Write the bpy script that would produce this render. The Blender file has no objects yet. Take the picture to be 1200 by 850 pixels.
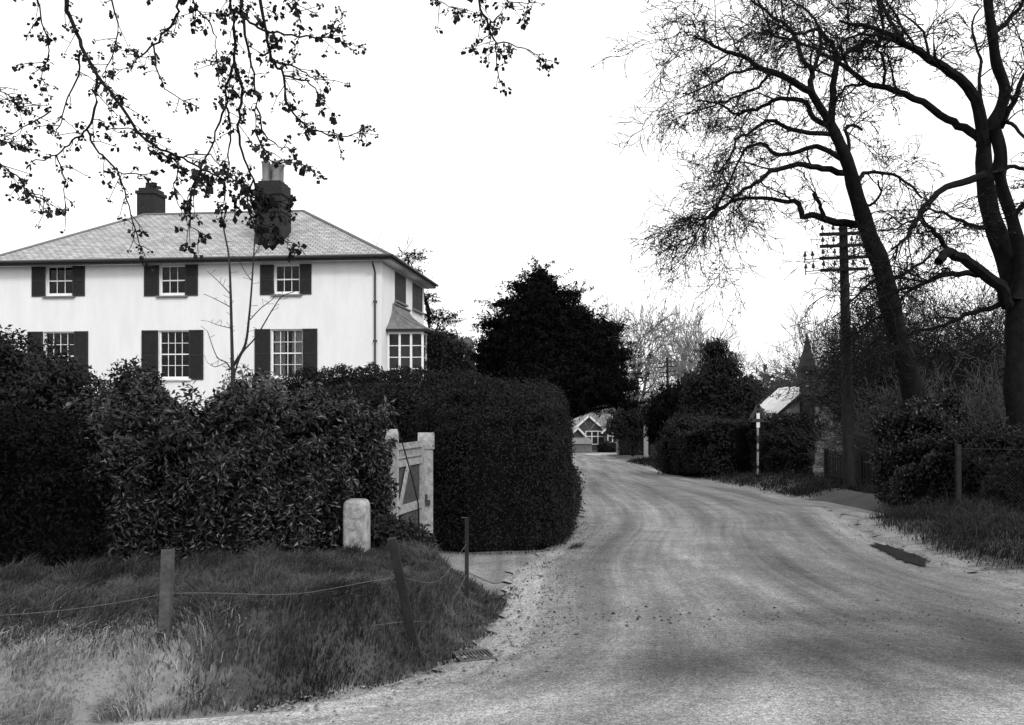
import bpy, math, random
import numpy as np
from mathutils import Vector, noise as mnoise
R = math.radians
SC = bpy.context.scene
COL = SC.collection

# ------------------------------------------------------------------ camera, light, exposure
F, CX, HY, EYE, SL = 1050.0, 600.0, 470.0, 1.6, 45.0 / 1050.0
cam_d = bpy.data.cameras.new("camera")
cam = bpy.data.objects.new("camera", cam_d)
COL.objects.link(cam)
cam.location = (0, 0, EYE)
cam.rotation_euler = (R(90), 0, 0)
cam_d.sensor_width = 36.0
cam_d.lens = 36.0 * F / 1200.0
cam_d.shift_y = (HY - 425.0) / 1200.0
cam_d.clip_start = 0.05
cam_d.clip_end = 4000.0
SC.camera = cam

SUN_EL, SUN_AZ = 38.0, 148.0        # azimuth clockwise from +Y: behind the camera, to the right
world = bpy.data.worlds.new("World")
SC.world = world
world.use_nodes = True
wn = world.node_tree
wn.nodes.clear()
sky = wn.nodes.new("ShaderNodeTexSky")
sky.sky_type = 'NISHITA'
sky.sun_disc = False
sky.sun_elevation = R(SUN_EL)
sky.sun_rotation = R(SUN_AZ)
sky.dust_density = 4.0
bw = wn.nodes.new("ShaderNodeRGBToBW")
ma = wn.nodes.new("ShaderNodeMath"); ma.operation = 'MULTIPLY_ADD'
ma.inputs[1].default_value = 0.35
ma.inputs[2].default_value = 9.0     # the even white of a thick overcast
bg = wn.nodes.new("ShaderNodeBackground")
bg.inputs[1].default_value = 0.12
wo = wn.nodes.new("ShaderNodeOutputWorld")
wn.links.new(sky.outputs[0], bw.inputs[0])
wn.links.new(bw.outputs[0], ma.inputs[0])
wn.links.new(ma.outputs[0], bg.inputs[0])
wn.links.new(bg.outputs[0], wo.inputs[0])

sun_d = bpy.data.lights.new("sun", 'SUN')
sun_d.energy = 1.5
sun_d.angle = R(12)
sun_d.color = (1, 1, 1)
sun = bpy.data.objects.new("sun", sun_d)
COL.objects.link(sun)
az, el = R(SUN_AZ), R(SUN_EL)
sdir = Vector((math.sin(az) * math.cos(el), math.cos(az) * math.cos(el), math.sin(el)))
sun.rotation_euler = (-sdir).to_track_quat('-Z', 'Y').to_euler()
SC.view_settings.view_transform = 'Standard'
SC.view_settings.look = 'None'
SC.view_settings.gamma = 1.0
SC.view_settings.exposure = 0.25
SC.view_settings.use_curve_mapping = False
SC.render.engine = 'CYCLES'
SC.cycles.max_bounces = 6
SC.cycles.diffuse_bounces = 3
SC.cycles.transparent_max_bounces = 8

# ------------------------------------------------------------------ placing helpers
def P(px, py, Y):
    return ((px - CX) / F * Y, Y, EYE + (HY - py) / F * Y)
def GP(px, py):                       # point on the sloping road plane seen at a pixel
    Y = (EYE * F) / (py - HY - SL * F)
    return ((px - CX) / F * Y, Y, -SL * Y)
def sstep(a, b, x):
    t = np.clip((np.asarray(x, float) - a) / (b - a), 0, 1)
    return t * t * (3 - 2 * t)
_rn = np.random.RandomState(7)
_ph = _rn.rand(24) * 6.28
_kx = _rn.randn(24); _ky = _rn.randn(24)
def wav(x, y, s, k0=0):               # cheap smooth noise, about -1..1
    x = np.asarray(x, float) / s; y = np.asarray(y, float) / s
    r = 0
    for i in range(k0, k0 + 6):
        r = r + np.sin(_kx[i] * x * 2 + _ky[i] * y * 2 + _ph[i])
    return r / 3.2
BANK = [(-14, 2.9), (-6, 3.9), (-3, 4.9), (-1.5, 5.35), (-.62, 6.1), (-.27, 7.1), (-.12, 8.3), (-.3, 9.5), (-.75, 10.9), (-1.6, 11.25), (-14, 12.5)]
RV = [(40, 4.0), (12, 5.6), (7.6, 7.6), (5.9, 9.3), (5.55, 11.5), (5.85, 13.4), (6.35, 16), (6.9, 18.2), (7.3, 21), (7.55, 26), (7.5, 31), (7.35, 37), (7.6, 50), (7.9, 67), (8.6, 84), (11, 88), (60, 90), (60, 4)]
def sdf(poly, x, y):
    x = np.asarray(x, float); y = np.asarray(y, float)
    d = np.full(np.broadcast(x, y).shape, 1e9); ins = np.zeros(d.shape, bool)
    n = len(poly)
    for i in range(n):
        ax, ay = poly[i]; bx, by = poly[(i + 1) % n]
        ex, ey = bx - ax, by - ay
        t = np.clip(((x - ax) * ex + (y - ay) * ey) / (ex * ex + ey * ey), 0, 1)
        d = np.minimum(d, np.hypot(x - ax - t * ex, y - ay - t * ey))
        c = ((ay > y) != (by > y)) & (x < ex * (y - ay) / (ey if ey else 1e-9) + ax)
        ins ^= c
    return np.where(ins, d, -d)
def base_z(y):
    y = np.asarray(y, float)
    return np.where(y < -8, 8 * SL, np.where(y > 116, -116 * SL, -SL * y))
def gz(x, y):
    x = np.asarray(x, float); y = np.asarray(y, float)
    z = base_z(y)
    d = sdf(BANK, x, y)
    z = z + sstep(0, .6, d) * (.4 + .07 * wav(x, y, 1.1) + .03 * wav(x, y, .4, 6)) * (1 - .55 * sstep(-2.2, -4.4, x) * sstep(6.5, 5.2, y))
    r = sstep(0, 1.6, sdf(RV, x, y))
    z = z + r * (.26 + .06 * wav(x, y, 1.6, 6)) * (1 - 1.0 * sstep(8.8, 8.0, x) * sstep(17, 19, y) * sstep(25, 23, y))
    z = z + 2.4 * sstep(13, 33, y) * sstep(-2.0, -7.0, x) * sstep(150, 90, y)
    z = z - .02
    return z
def g1(x, y): return float(gz(np.array([x]), np.array([y]))[0])

# ------------------------------------------------------------------ materials (the photograph is black and white: every colour is a grey)
def mat(name, col, rough=.85, var=.25, scale=6.0, bump=0.0, bscale=None, spec=.3, island=0.0, detail=5, metal=0.0, zs=None):
    m = bpy.data.materials.new(name); m.use_nodes = True
    nt = m.node_tree; b = nt.nodes["Principled BSDF"]
    b.inputs["Roughness"].default_value = rough
    b.inputs["Specular IOR Level"].default_value = spec
    b.inputs["Metallic"].default_value = metal
    tc = nt.nodes.new("ShaderNodeNewGeometry")
    nz = nt.nodes.new("ShaderNodeTexNoise")
    nz.inputs["Scale"].default_value = scale; nz.inputs["Detail"].default_value = detail; nz.inputs["Roughness"].default_value = .65
    if zs:
        mp = nt.nodes.new("ShaderNodeMapping"); mp.inputs["Scale"].default_value = (1, 1, zs)
        nt.links.new(tc.outputs["Position"], mp.inputs[0]); nt.links.new(mp.outputs[0], nz.inputs["Vector"])
    else: nt.links.new(tc.outputs["Position"], nz.inputs["Vector"])
    mr = nt.nodes.new("ShaderNodeMapRange")
    mr.inputs[1].default_value = .3; mr.inputs[2].default_value = .7
    mr.inputs[3].default_value = col * (1 - var); mr.inputs[4].default_value = col * (1 + var)
    nt.links.new(nz.outputs[0], mr.inputs[0])
    out = mr.outputs[0]
    if island:
        m2 = nt.nodes.new("ShaderNodeMapRange")
        m2.inputs[3].default_value = 1 - island; m2.inputs[4].default_value = 1 + island
        nt.links.new(tc.outputs["Random Per Island"], m2.inputs[0])
        mm = nt.nodes.new("ShaderNodeMath"); mm.operation = 'MULTIPLY'
        nt.links.new(out, mm.inputs[0]); nt.links.new(m2.outputs[0], mm.inputs[1]); out = mm.outputs[0]
    nt.links.new(out, b.inputs["Base Color"])
    if bump:
        n2 = nt.nodes.new("ShaderNodeTexNoise"); n2.inputs["Scale"].default_value = bscale or scale * 5; n2.inputs["Detail"].default_value = 6
        nt.links.new(tc.outputs["Position"], n2.inputs["Vector"])
        bp = nt.nodes.new("ShaderNodeBump"); bp.inputs["Strength"].default_value = bump; bp.inputs["Distance"].default_value = .02
        nt.links.new(n2.outputs[0], bp.inputs["Height"]); nt.links.new(bp.outputs[0], b.inputs["Normal"])
    return m
M = dict(
    render=mat("limewashed_render", .68, .9, .06, 2.4, .5, 30, zs=.22, detail=9),
    meshwire=mat("rusty_mesh_wire", .03, .7, .3, 8, spec=.1),
    whitepaint=mat("white_paint", .7, .5, .1, 5),
    darkpaint=mat("dark_shutter_paint", .02, .6, .25, 8, spec=.2),
    fascia=mat("dark_fascia_paint", .015, .6, .3, 5),
    lead=mat("lead_sheet", .13, .6, .35, 3, .2),
    pot=mat("clay_chimney_pot", .14, .8, .25, 6, .3),
    brick=mat("dark_chimney_brick", .018, .9, .4, 7, .5, 30),
    iron=mat("dark_iron", .03, .5, .3, 10),
    bark=mat("dark_bark", .008, .95, .5, 7, .8, 28, spec=.08),
    twig=mat("twig_bark", .010, .9, .3, 6, spec=.08),
    farbark=mat("hazed_far_bark", .15, .9, .25, 3),  # paleness of distance haze is put into this bark colour
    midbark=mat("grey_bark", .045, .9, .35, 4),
    youngbark=mat("sapling_bark", .018, .8, .3, 9),
    laurel=mat("laurel_leaf", .010, .4, .5, 1.6, spec=.42, island=.8),
    hedgeleaf=mat("clipped_hedge_leaf", .009, .6, .35, 4, spec=.13, island=.6),
    shrubleaf=mat("shrub_leaf", .014, .6, .35, 3, spec=.18, island=.55),
    paleleaf=mat("pale_shrub_leaf", .1, .6, .35, 3, spec=.3, island=.5),
    yew=mat("yew_needles", .006, .8, .3, 2, spec=.06, island=.5),
    budleaf=mat("young_leaf", .010, .7, .3, 6, spec=.2, island=.4),
    core=mat("painted_inner_shade", .005, 1, .4, 5, spec=0),  # near-black colour stands in for shade inside foliage and rooms
    grass=mat("verge_grass", .034, .7, .65, 2.2, spec=.25, island=.6),
    drygrass=mat("short_dry_grass", .19, .75, .35, 2.5, spec=.2, island=.5),
    darkgrass=mat("rough_dark_grass", .011, .75, .5, .9, spec=.2, island=.6),
    stone=mat("milestone_limestone", .26, .85, .5, 14, .4, 60),
    oldpaint=mat("weathered_white_paint", .25, .7, .42, 16, .25, 40),
    postwood=mat("grey_weathered_wood", .05, .9, .4, 14, .5, 50),
    darkwood=mat("dark_creosoted_wood", .018, .8, .4, 7, .3, spec=.12),
    wire=mat("galvanised_wire", .14, .5, .2, 10),
    porcelain=mat("dark_insulator", .04, .3, .2, 10, spec=.5),
    chapelwall=mat("roughcast_wall", .24, .9, .3, 2.5, .4, 18),
    chapelroof=mat("light_struck_tiles", .62, .7, .22, 2.2, .3, 10),  # bright light reflected off the slope is put into the tile colour
    darkwall=mat("dark_tile_hanging", .06, .85, .3, 3, .3),
    greyroof=mat("grey_roof_tiles", .2, .8, .25, 2, .3),
    hutwall=mat("weathered_boards", .15, .85, .3, 3, .2),
    paver=mat("iron_grate", .06, .6, .3, 12),
    pebble=mat("loose_stones", .13, .9, .3, 5, island=.8),
    clod=mat("dark_clods", .04, .95, .3, 5, island=.5),
    curtain=mat("pale_curtain", .55, .9, .15, 6),
    slatepath=mat("garden_earth", .04, .95, .3, 3),
)
def glass_mat():
    m = bpy.data.materials.new("window_glass"); m.use_nodes = True
    nt = m.node_tree; b = nt.nodes["Principled BSDF"]
    nt.nodes.remove(b)
    g = nt.nodes.new("ShaderNodeBsdfGlossy"); g.inputs["Roughness"].default_value = .06; g.inputs["Color"].default_value = (.3, .3, .3, 1)
    t = nt.nodes.new("ShaderNodeBsdfTransparent"); t.inputs["Color"].default_value = (.8, .8, .8, 1)
    f = nt.nodes.new("ShaderNodeFresnel"); f.inputs[0].default_value = 1.45
    mx = nt.nodes.new("ShaderNodeMixShader")
    nt.links.new(f.outputs[0], mx.inputs[0]); nt.links.new(t.outputs[0], mx.inputs[1]); nt.links.new(g.outputs[0], mx.inputs[2])
    nt.links.new(mx.outputs[0], nt.nodes["Material Output"].inputs[0])
    return m
M['glass'] = glass_mat()
def slate_mat():
    m = bpy.data.materials.new("slate_roofing"); m.use_nodes = True
    nt = m.node_tree; b = nt.nodes["Principled BSDF"]; b.inputs["Roughness"].default_value = .6
    uv = nt.nodes.new("ShaderNodeUVMap")
    br = nt.nodes.new("ShaderNodeTexBrick"); br.offset = .5
    br.inputs["Color1"].default_value = (.23, .23, .23, 1); br.inputs["Color2"].default_value = (.36, .36, .36, 1)
    br.inputs["Mortar"].default_value = (.1, .1, .1, 1); br.inputs["Scale"].default_value = 1.0
    br.inputs["Mortar Size"].default_value = .022; br.inputs["Mortar Smooth"].default_value = .2; br.inputs["Bias"].default_value = .1
    br.inputs["Brick Width"].default_value = .3; br.inputs["Row Height"].default_value = .17
    nt.links.new(uv.outputs[0], br.inputs[0])
    nz = nt.nodes.new("ShaderNodeTexNoise"); nz.inputs["Scale"].default_value = 1.3; nz.inputs["Detail"].default_value = 8; nz.inputs["Roughness"].default_value = .75
    nt.links.new(uv.outputs[0], nz.inputs[0])
    mr = nt.nodes.new("ShaderNodeMapRange"); mr.inputs[1].default_value = .3; mr.inputs[2].default_value = .7; mr.inputs[3].default_value = .65; mr.inputs[4].default_value = 1.4
    nt.links.new(nz.outputs[0], mr.inputs[0])
    mu = nt.nodes.new("ShaderNodeVectorMath"); mu.operation = 'SCALE'
    nt.links.new(br.outputs[0], mu.inputs[0]); nt.links.new(mr.outputs[0], mu.inputs["Scale"])
    nt.links.new(mu.outputs[0], b.inputs["Base Color"])
    bp = nt.nodes.new("ShaderNodeBump"); bp.inputs["Strength"].default_value = .6; bp.inputs["Distance"].default_value = .03; bp.invert = True
    nt.links.new(br.outputs[1], bp.inputs["Height"]); nt.links.new(bp.outputs[0], b.inputs["Normal"])
    return m
M['slate'] = slate_mat()
def ground_mat():
    m = bpy.data.materials.new("earth_and_turf"); m.use_nodes = True
    nt = m.node_tree; b = nt.nodes["Principled BSDF"]; b.inputs["Roughness"].default_value = .95
    g = nt.nodes.new("ShaderNodeNewGeometry")
    n1 = nt.nodes.new("ShaderNodeTexNoise"); n1.inputs["Scale"].default_value = .9; n1.inputs["Detail"].default_value = 9; n1.inputs["Roughness"].default_value = .7
    nt.links.new(g.outputs[0], n1.inputs[0])
    at = nt.nodes.new("ShaderNodeAttribute"); at.attribute_name = "dry"
    r = nt.nodes.new("ShaderNodeMapRange"); r.inputs[1].default_value = .3; r.inputs[2].default_value = .7; r.inputs[3].default_value = .02; r.inputs[4].default_value = .07
    r2 = nt.nodes.new("ShaderNodeMapRange"); r2.inputs[1].default_value = .3; r2.inputs[2].default_value = .7; r2.inputs[3].default_value = .1; r2.inputs[4].default_value = .26
    nt.links.new(n1.outputs[0], r.inputs[0]); nt.links.new(n1.outputs[0], r2.inputs[0])
    mx = nt.nodes.new("ShaderNodeMix"); mx.data_type = 'FLOAT'
    n3 = nt.nodes.new("ShaderNodeTexNoise"); n3.inputs["Scale"].default_value = 7; n3.inputs["Detail"].default_value = 6; nt.links.new(g.outputs[0], n3.inputs[0])
    ad = nt.nodes.new("ShaderNodeMath"); ad.operation = 'ADD'; nt.links.new(at.outputs["Fac"], ad.inputs[0]); nt.links.new(n3.outputs[0], ad.inputs[1])
    th = nt.nodes.new("ShaderNodeMapRange"); th.inputs[1].default_value = .82; th.inputs[2].default_value = 1.18; nt.links.new(ad.outputs[0], th.inputs[0])
    nt.links.new(th.outputs[0], mx.inputs[0]); nt.links.new(r.outputs[0], mx.inputs[2]); nt.links.new(r2.outputs[0], mx.inputs[3])
    nt.links.new(mx.outputs[0], b.inputs["Base Color"])
    n2 = nt.nodes.new("ShaderNodeTexNoise"); n2.inputs["Scale"].default_value = 30; n2.inputs["Detail"].default_value = 6
    nt.links.new(g.outputs[0], n2.inputs[0])
    bp = nt.nodes.new("ShaderNodeBump"); bp.inputs["Strength"].default_value = .8; bp.inputs["Distance"].default_value = .03
    nt.links.new(n2.outputs[0], bp.inputs["Height"]); nt.links.new(bp.outputs[0], b.inputs["Normal"])
    return m
M['ground'] = ground_mat()
def road_mat():
    m = bpy.data.materials.new("worn_gravel_road"); m.use_nodes = True
    nt = m.node_tree; b = nt.nodes["Principled BSDF"]; b.inputs["Roughness"].default_value = .9; b.inputs["Specular IOR Level"].default_value = .2
    N = nt.nodes; L = nt.links
    uv = N.new("ShaderNodeUVMap"); g = N.new("ShaderNodeNewGeometry")
    def noise(src, scale, detail, rough, sc=None):
        n = N.new("ShaderNodeTexNoise"); n.inputs["Scale"].default_value = scale; n.inputs["Detail"].default_value = detail; n.inputs["Roughness"].default_value = rough
        if sc:
            mp = N.new("ShaderNodeMapping"); mp.inputs["Scale"].default_value = sc; L.new(src, mp.inputs[0]); src = mp.outputs[0]
        L.new(src, n.inputs[0]); return n.outputs[0]
    def rng(src, a, b_, c, d):
        r = N.new("ShaderNodeMapRange"); r.inputs[1].default_value = a; r.inputs[2].default_value = b_; r.inputs[3].default_value = c; r.inputs[4].default_value = d; L.new(src, r.inputs[0]); return r.outputs[0]
    def mul(a, b_):
        x = N.new("ShaderNodeMath"); x.operation = 'MULTIPLY'; L.new(a, x.inputs[0]); L.new(b_, x.inputs[1]); return x.outputs[0]
    tracks = rng(noise(uv.outputs[0], 1.0, 5, .6, (10.0, .08, 1)), .37, .64, .66, 1.3)       # wheel tracks along the road
    tracks2 = rng(noise(uv.outputs[0], 1.0, 4, .7, (40.0, .12, 1)), .36, .64, .84, 1.12)
    patch = rng(noise(g.outputs[0], 1.5, 9, .78), .36, .64, .72, 1.2)
    fine = rng(noise(g.outputs[0], 22, 8, .95), .42, .6, .55, 1.4)
    grit = rng(noise(g.outputs[0], 75, 2, .9), .4, .6, .5, 1.4)
    at = N.new("ShaderNodeAttribute"); at.attribute_name = "worn"
    c = mul(mul(mul(mul(tracks, tracks2), patch), fine), grit)
    c = mul(c, rng(at.outputs["Fac"], 0, 1, .035, .40))
    L.new(c, b.inputs["Base Color"])
    h = N.new("ShaderNodeMath"); h.operation = 'ADD'; L.new(fine, h.inputs[0]); L.new(tracks, h.inputs[1])
    bp = N.new("ShaderNodeBump"); bp.inputs["Strength"].default_value = .55; bp.inputs["Distance"].default_value = .015
    L.new(h.outputs[0], bp.inputs["Height"]); L.new(bp.outputs[0], b.inputs["Normal"])
    return m
M['road'] = road_mat()
def water_mat():
    m = mat("puddle_mud", .012, .8, .3, 3, spec=.05); return m
M['puddle'] = water_mat()

# ------------------------------------------------------------------ mesh helpers
def mk(name, verts, faces, m, parent=None, smooth=False, uv=None, attrs=None):
    """one mesh object from numpy arrays; faces is a list of (n,k) index arrays"""
    me = bpy.data.meshes.new(name)
    verts = np.asarray(verts, np.float32).reshape(-1, 3)
    fs = [np.asarray(f, np.int32) for f in faces if len(f)]
    me.vertices.add(len(verts)); me.vertices.foreach_set("co", verts.ravel())
    li = np.concatenate([f.ravel() for f in fs]); cnt = np.concatenate([np.full(len(f), f.shape[1], np.int32) for f in fs])
    st = np.concatenate([[0], np.cumsum(cnt)[:-1]]).astype(np.int32)
    me.loops.add(len(li)); me.loops.foreach_set("vertex_index", li)
    me.polygons.add(len(cnt)); me.polygons.foreach_set("loop_start", st); me.polygons.foreach_set("loop_total", cnt)
    me.polygons.foreach_set("use_smooth", np.full(len(cnt), bool(smooth)))
    me.update(calc_edges=True)
    if uv is not None:
        l = me.uv_layers.new(name="UVMap"); l.data.foreach_set("uv", np.asarray(uv, np.float32)[li].ravel())
    for k, v in (attrs or {}).items():
        a = me.attributes.new(k, 'FLOAT', 'POINT'); a.data.foreach_set("value", np.asarray(v, np.float32))
    me.validate(); me.update()
    me.materials.append(m)
    o = bpy.data.objects.new(name, me); COL.objects.link(o)
    if parent: o.parent = parent
    return o
def thing(name, label, cat, loc=(0, 0, 0), rz=0, group=None):
    o = bpy.data.objects.new(name, None); COL.objects.link(o); o.empty_display_size = .2
    o.location = loc; o.rotation_euler = (0, 0, rz)
    return tag(o, label, cat, group)
def tag(o, label=None, cat=None, group=None, kind=None):
    if label: o["label"] = label
    if cat: o["category"] = cat
    if group: o["group"] = group
    if kind: o["kind"] = kind
    return o
class MB:
    def __init__(s): s.v = []; s.q = []; s.t = []; s.n = 0; s.ng = {}
    def add(s, v, q=(), t=()):
        v = np.asarray(v, float).reshape(-1, 3)
        if len(q): s.q.append(np.asarray(q, int) + s.n)
        if len(t): s.t.append(np.asarray(t, int) + s.n)
        s.v.append(v); s.n += len(v)
    def poly(s, v):
        v = np.asarray(v, float); k = len(v)
        s.ng.setdefault(k, []).append(np.arange(k)[None] + s.n); s.v.append(v); s.n += k
    def hexa(s, p):          # 8 points: bottom ring then top ring
        s.add(p, [(0, 3, 2, 1), (4, 5, 6, 7), (0, 1, 5, 4), (1, 2, 6, 5), (2, 3, 7, 6), (3, 0, 4, 7)])
    def box(s, a, b, rz=0, piv=None):
        x0, y0, z0 = a; x1, y1, z1 = b
        p = np.array([(x0, y0, z0), (x1, y0, z0), (x1, y1, z0), (x0, y1, z0), (x0, y0, z1), (x1, y0, z1), (x1, y1, z1), (x0, y1, z1)], float)
        if rz:
            c, sn = math.cos(rz), math.sin(rz); o = np.array(piv if piv is not None else ((x0 + x1) / 2, (y0 + y1) / 2, 0), float)
            d = p - o; p = np.stack([d[:, 0] * c - d[:, 1] * sn, d[:, 0] * sn + d[:, 1] * c, d[:, 2]], 1) + o
        s.hexa(p)
    def bar(s, a, b, w, h, up=(0, 0, 1)):
        a = np.array(a, float); b = np.array(b, float); d = b - a; d /= np.linalg.norm(d)
        u = np.array(up, float); sd = np.cross(d, u)
        if np.linalg.norm(sd) < 1e-5: sd = np.cross(d, (1, 0, 0))
        sd /= np.linalg.norm(sd); u = np.cross(sd, d)
        q = [(-1, -1), (1, -1), (1, 1), (-1, 1)]
        s.hexa([a + sd * w / 2 * i + u * h / 2 * j for i, j in q] + [b + sd * w / 2 * i + u * h / 2 * j for i, j in q])
    def tube(s, pts, rad, k=8, cap=True, gnarl=0):
        pts = np.asarray(pts, float); n = len(pts); rad = np.broadcast_to(rad, (n,))
        t = np.gradient(pts, axis=0); t /= np.linalg.norm(t, axis=1)[:, None] + 1e-9
        ref = np.array([0, 0, 1.]) if abs(t[0, 2]) < .9 else np.array([1., 0, 0])
        a = np.cross(t, ref); a /= np.linalg.norm(a, axis=1)[:, None] + 1e-9; b = np.cross(t, a)
        th = np.arange(k) * 2 * math.pi / k
        g_ = 1.0
        if gnarl:
            ii = np.arange(n)[:, None]; g_ = 1 + gnarl * (np.sin(th[None] * 3 + ii * .35) * .5 + np.sin(th[None] * 5 - ii * .22 + 1) * .35 + np.sin(th[None] * 8 + ii * .9) * .25 + np.sin(ii * 1.1 + th[None]) * .4); g_ = g_[..., None]
        v = pts[:, None] + g_ * rad[:, None, None] * (a[:, None] * np.cos(th)[None, :, None] + b[:, None] * np.sin(th)[None, :, None])
        i = np.arange(n - 1)[:, None] * k; j = np.arange(k)[None]; j2 = (j + 1) % k
        q = np.stack([i + j, i + k + j, i + k + j2, i + j2], -1).reshape(-1, 4)
        base = s.n
        s.add(v.reshape(-1, 3), q)
        if cap:
            for r0 in (0, (n - 1) * k):
                s.ng.setdefault(k, []).append((np.arange(k)[::-1] if r0 == 0 else np.arange(k))[None] + base + r0)
    def lathe(s, c, prof, k=16):
        c = np.array(c, float); th = np.arange(k) * 2 * math.pi / k
        v = np.concatenate([[c + (r * math.cos(a), r * math.sin(a), z) for a in th] for r, z in prof])
        n = len(prof); i = np.arange(n - 1)[:, None] * k; j = np.arange(k)[None]; j2 = (j + 1) % k
        q = np.stack([i + j, i + j2, i + k + j2, i + k + j], -1).reshape(-1, 4); base = s.n
        s.add(v, q)
        s.ng.setdefault(k, []).append(np.arange(k)[None] + base + (n - 1) * k)
    def build(s, name, m, parent=None, smooth=False):
        f = []
        if s.q: f.append(np.concatenate(s.q))
        if s.t: f.append(np.concatenate(s.t))
        for k, l in s.ng.items(): f.append(np.concatenate(l))
        return mk(name, np.concatenate(s.v), f, m, parent, smooth)

def tubes(lines, k=3):
    """lines: list of (pts, radii) -> verts, quads (batched by length)"""
    V = []; Q = []; base = 0; byn = {}
    for p, r in lines: byn.setdefault(len(p), []).append((p, r))
    for n, ls in byn.items():
        Pn = np.array([l[0] for l in ls], float); Rn = np.array([l[1] for l in ls], float); m = len(ls)
        t = np.empty_like(Pn); t[:, 1:-1] = Pn[:, 2:] - Pn[:, :-2]; t[:, 0] = Pn[:, 1] - Pn[:, 0]; t[:, -1] = Pn[:, -1] - Pn[:, -2]
        t /= np.linalg.norm(t, axis=2)[..., None] + 1e-9
        ref = np.where(np.abs(t[:, :1, 2:3]) < .9, np.array([0, 0, 1.]), np.array([1., 0, 0]))
        a = np.cross(t, np.broadcast_to(ref, t.shape)); a /= np.linalg.norm(a, axis=2)[..., None] + 1e-9; b = np.cross(t, a)
        th = np.arange(k) * 2 * math.pi / k
        v = Pn[:, :, None] + Rn[:, :, None, None] * (a[:, :, None] * np.cos(th)[:, None] + b[:, :, None] * np.sin(th)[:, None])
        i = (np.arange(m)[:, None, None] * n + np.arange(n - 1)[None, :, None]) * k; j = np.arange(k); j2 = (j + 1) % k
        q = np.stack([i + j, i + k + j, i + k + j2, i + j2], -1).reshape(-1, 4) + base
        V.append(v.reshape(-1, 3)); Q.append(q); base += m * n * k
    return np.concatenate(V), np.concatenate(Q)
def smooth_line(pts, rad, sub=4):
    """Catmull-Rom through the points"""
    p = np.asarray(pts, float); r = np.asarray(rad, float)
    if len(p) < 3: sub = max(sub, 2)
    e = np.concatenate([[2 * p[0] - p[1]], p, [2 * p[-1] - p[-2]]]); out = []; ro = []
    for i in range(len(p) - 1):
        p0, p1, p2, p3 = e[i:i + 4]
        for s in range(sub):
            t = s / sub
            out.append(.5 * ((2 * p1) + (p2 - p0) * t + (2 * p0 - 5 * p1 + 4 * p2 - p3) * t * t + (3 * p1 - p0 - 3 * p2 + p3) * t ** 3)); ro.append(r[i] * (1 - t) + r[i + 1] * t)
    out.append(p[-1]); ro.append(r[-1])
    return np.array(out), np.array(ro)

def leaves(Pn, Nn, size, rs, aspect=.45, spread=.8, droop=0.0, fold=.25):
    """rhombic folded leaves -> verts, quads"""
    n = len(Pn)
    N2 = Nn + rs.randn(n, 3) * spread; N2 /= np.linalg.norm(N2, axis=1)[:, None] + 1e-9
    d = rs.randn(n, 3); d[:, 2] -= droop; d -= N2 * (d * N2).sum(1)[:, None]; d /= np.linalg.norm(d, axis=1)[:, None] + 1e-9
    s = np.cross(N2, d); sz = size * (.6 + .8 * rs.rand(n)); L = sz[:, None]
    v = np.empty((n, 4, 3)); v[:, 0] = Pn; v[:, 2] = Pn + d * L
    mid = Pn + d * L * .45 + N2 * L * fold * aspect
    v[:, 1] = mid + s * L * aspect * .5; v[:, 3] = mid - s * L * aspect * .5
    q = np.arange(n * 4).reshape(n, 4)
    return v.reshape(-1, 3), q
def merge(parts):
    V = []; Q = []; b = 0
    for v, q in parts:
        V.append(v); Q.append(q + b); b += len(v)
    return np.concatenate(V), np.concatenate(Q)
# ------------------------------------------------------------------ ground, road
def axis(lo, hi, step, far, g=1.22):
    a = list(np.arange(lo, hi + 1e-6, step)); s = step; x = hi
    while x < far: s *= g; x += s; a.append(x)
    s = step; x = lo
    while x > -far: s *= g; x -= s; a.insert(0, x)
    return np.array(a)
gx = np.unique(np.concatenate([axis(-9, 13, .16, 1500), ]))
gy = axis(2.5, 27, .16, 1500)
X, Y = np.meshgrid(gx, gy, indexing='ij')
Z = gz(X, Y)
dry = sstep(-1.3, -2.3, X) * sstep(6.1, 5.4, Y + .3 * wav(X, Y, .7)) * sstep(0.0, .2, sdf(BANK, X, Y))
gb = np.maximum(sdf(BANK, X, Y), sdf([(-60, 11), (-1.6, 11.2), (-1.2, 14), (1.2, 14), (2, 37), (4, 67), (4.4, 92), (-60, 92)], X, Y)); grv = 1 - sstep(-.05, .22, gb)
rv_ = sdf(RV, X, Y); grv = np.minimum(grv, 1 - sstep(.05, .95, rv_ + .25 * wav(X, Y, .8))); grv = grv * (Y < 110)
dry = np.maximum(dry * .8, grv * .8)
nx, ny = len(gx), len(gy)
i, j = np.meshgrid(np.arange(nx - 1), np.arange(ny - 1), indexing='ij')
q = np.stack([i * ny + j, (i + 1) * ny + j, (i + 1) * ny + j + 1, i * ny + j + 1], -1).reshape(-1, 4)
tag(mk('ground', np.stack([X, Y, Z], -1).reshape(-1, 3), [q], M['ground'], smooth=True, attrs={'dry': dry.ravel()}), kind='structure')

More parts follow.
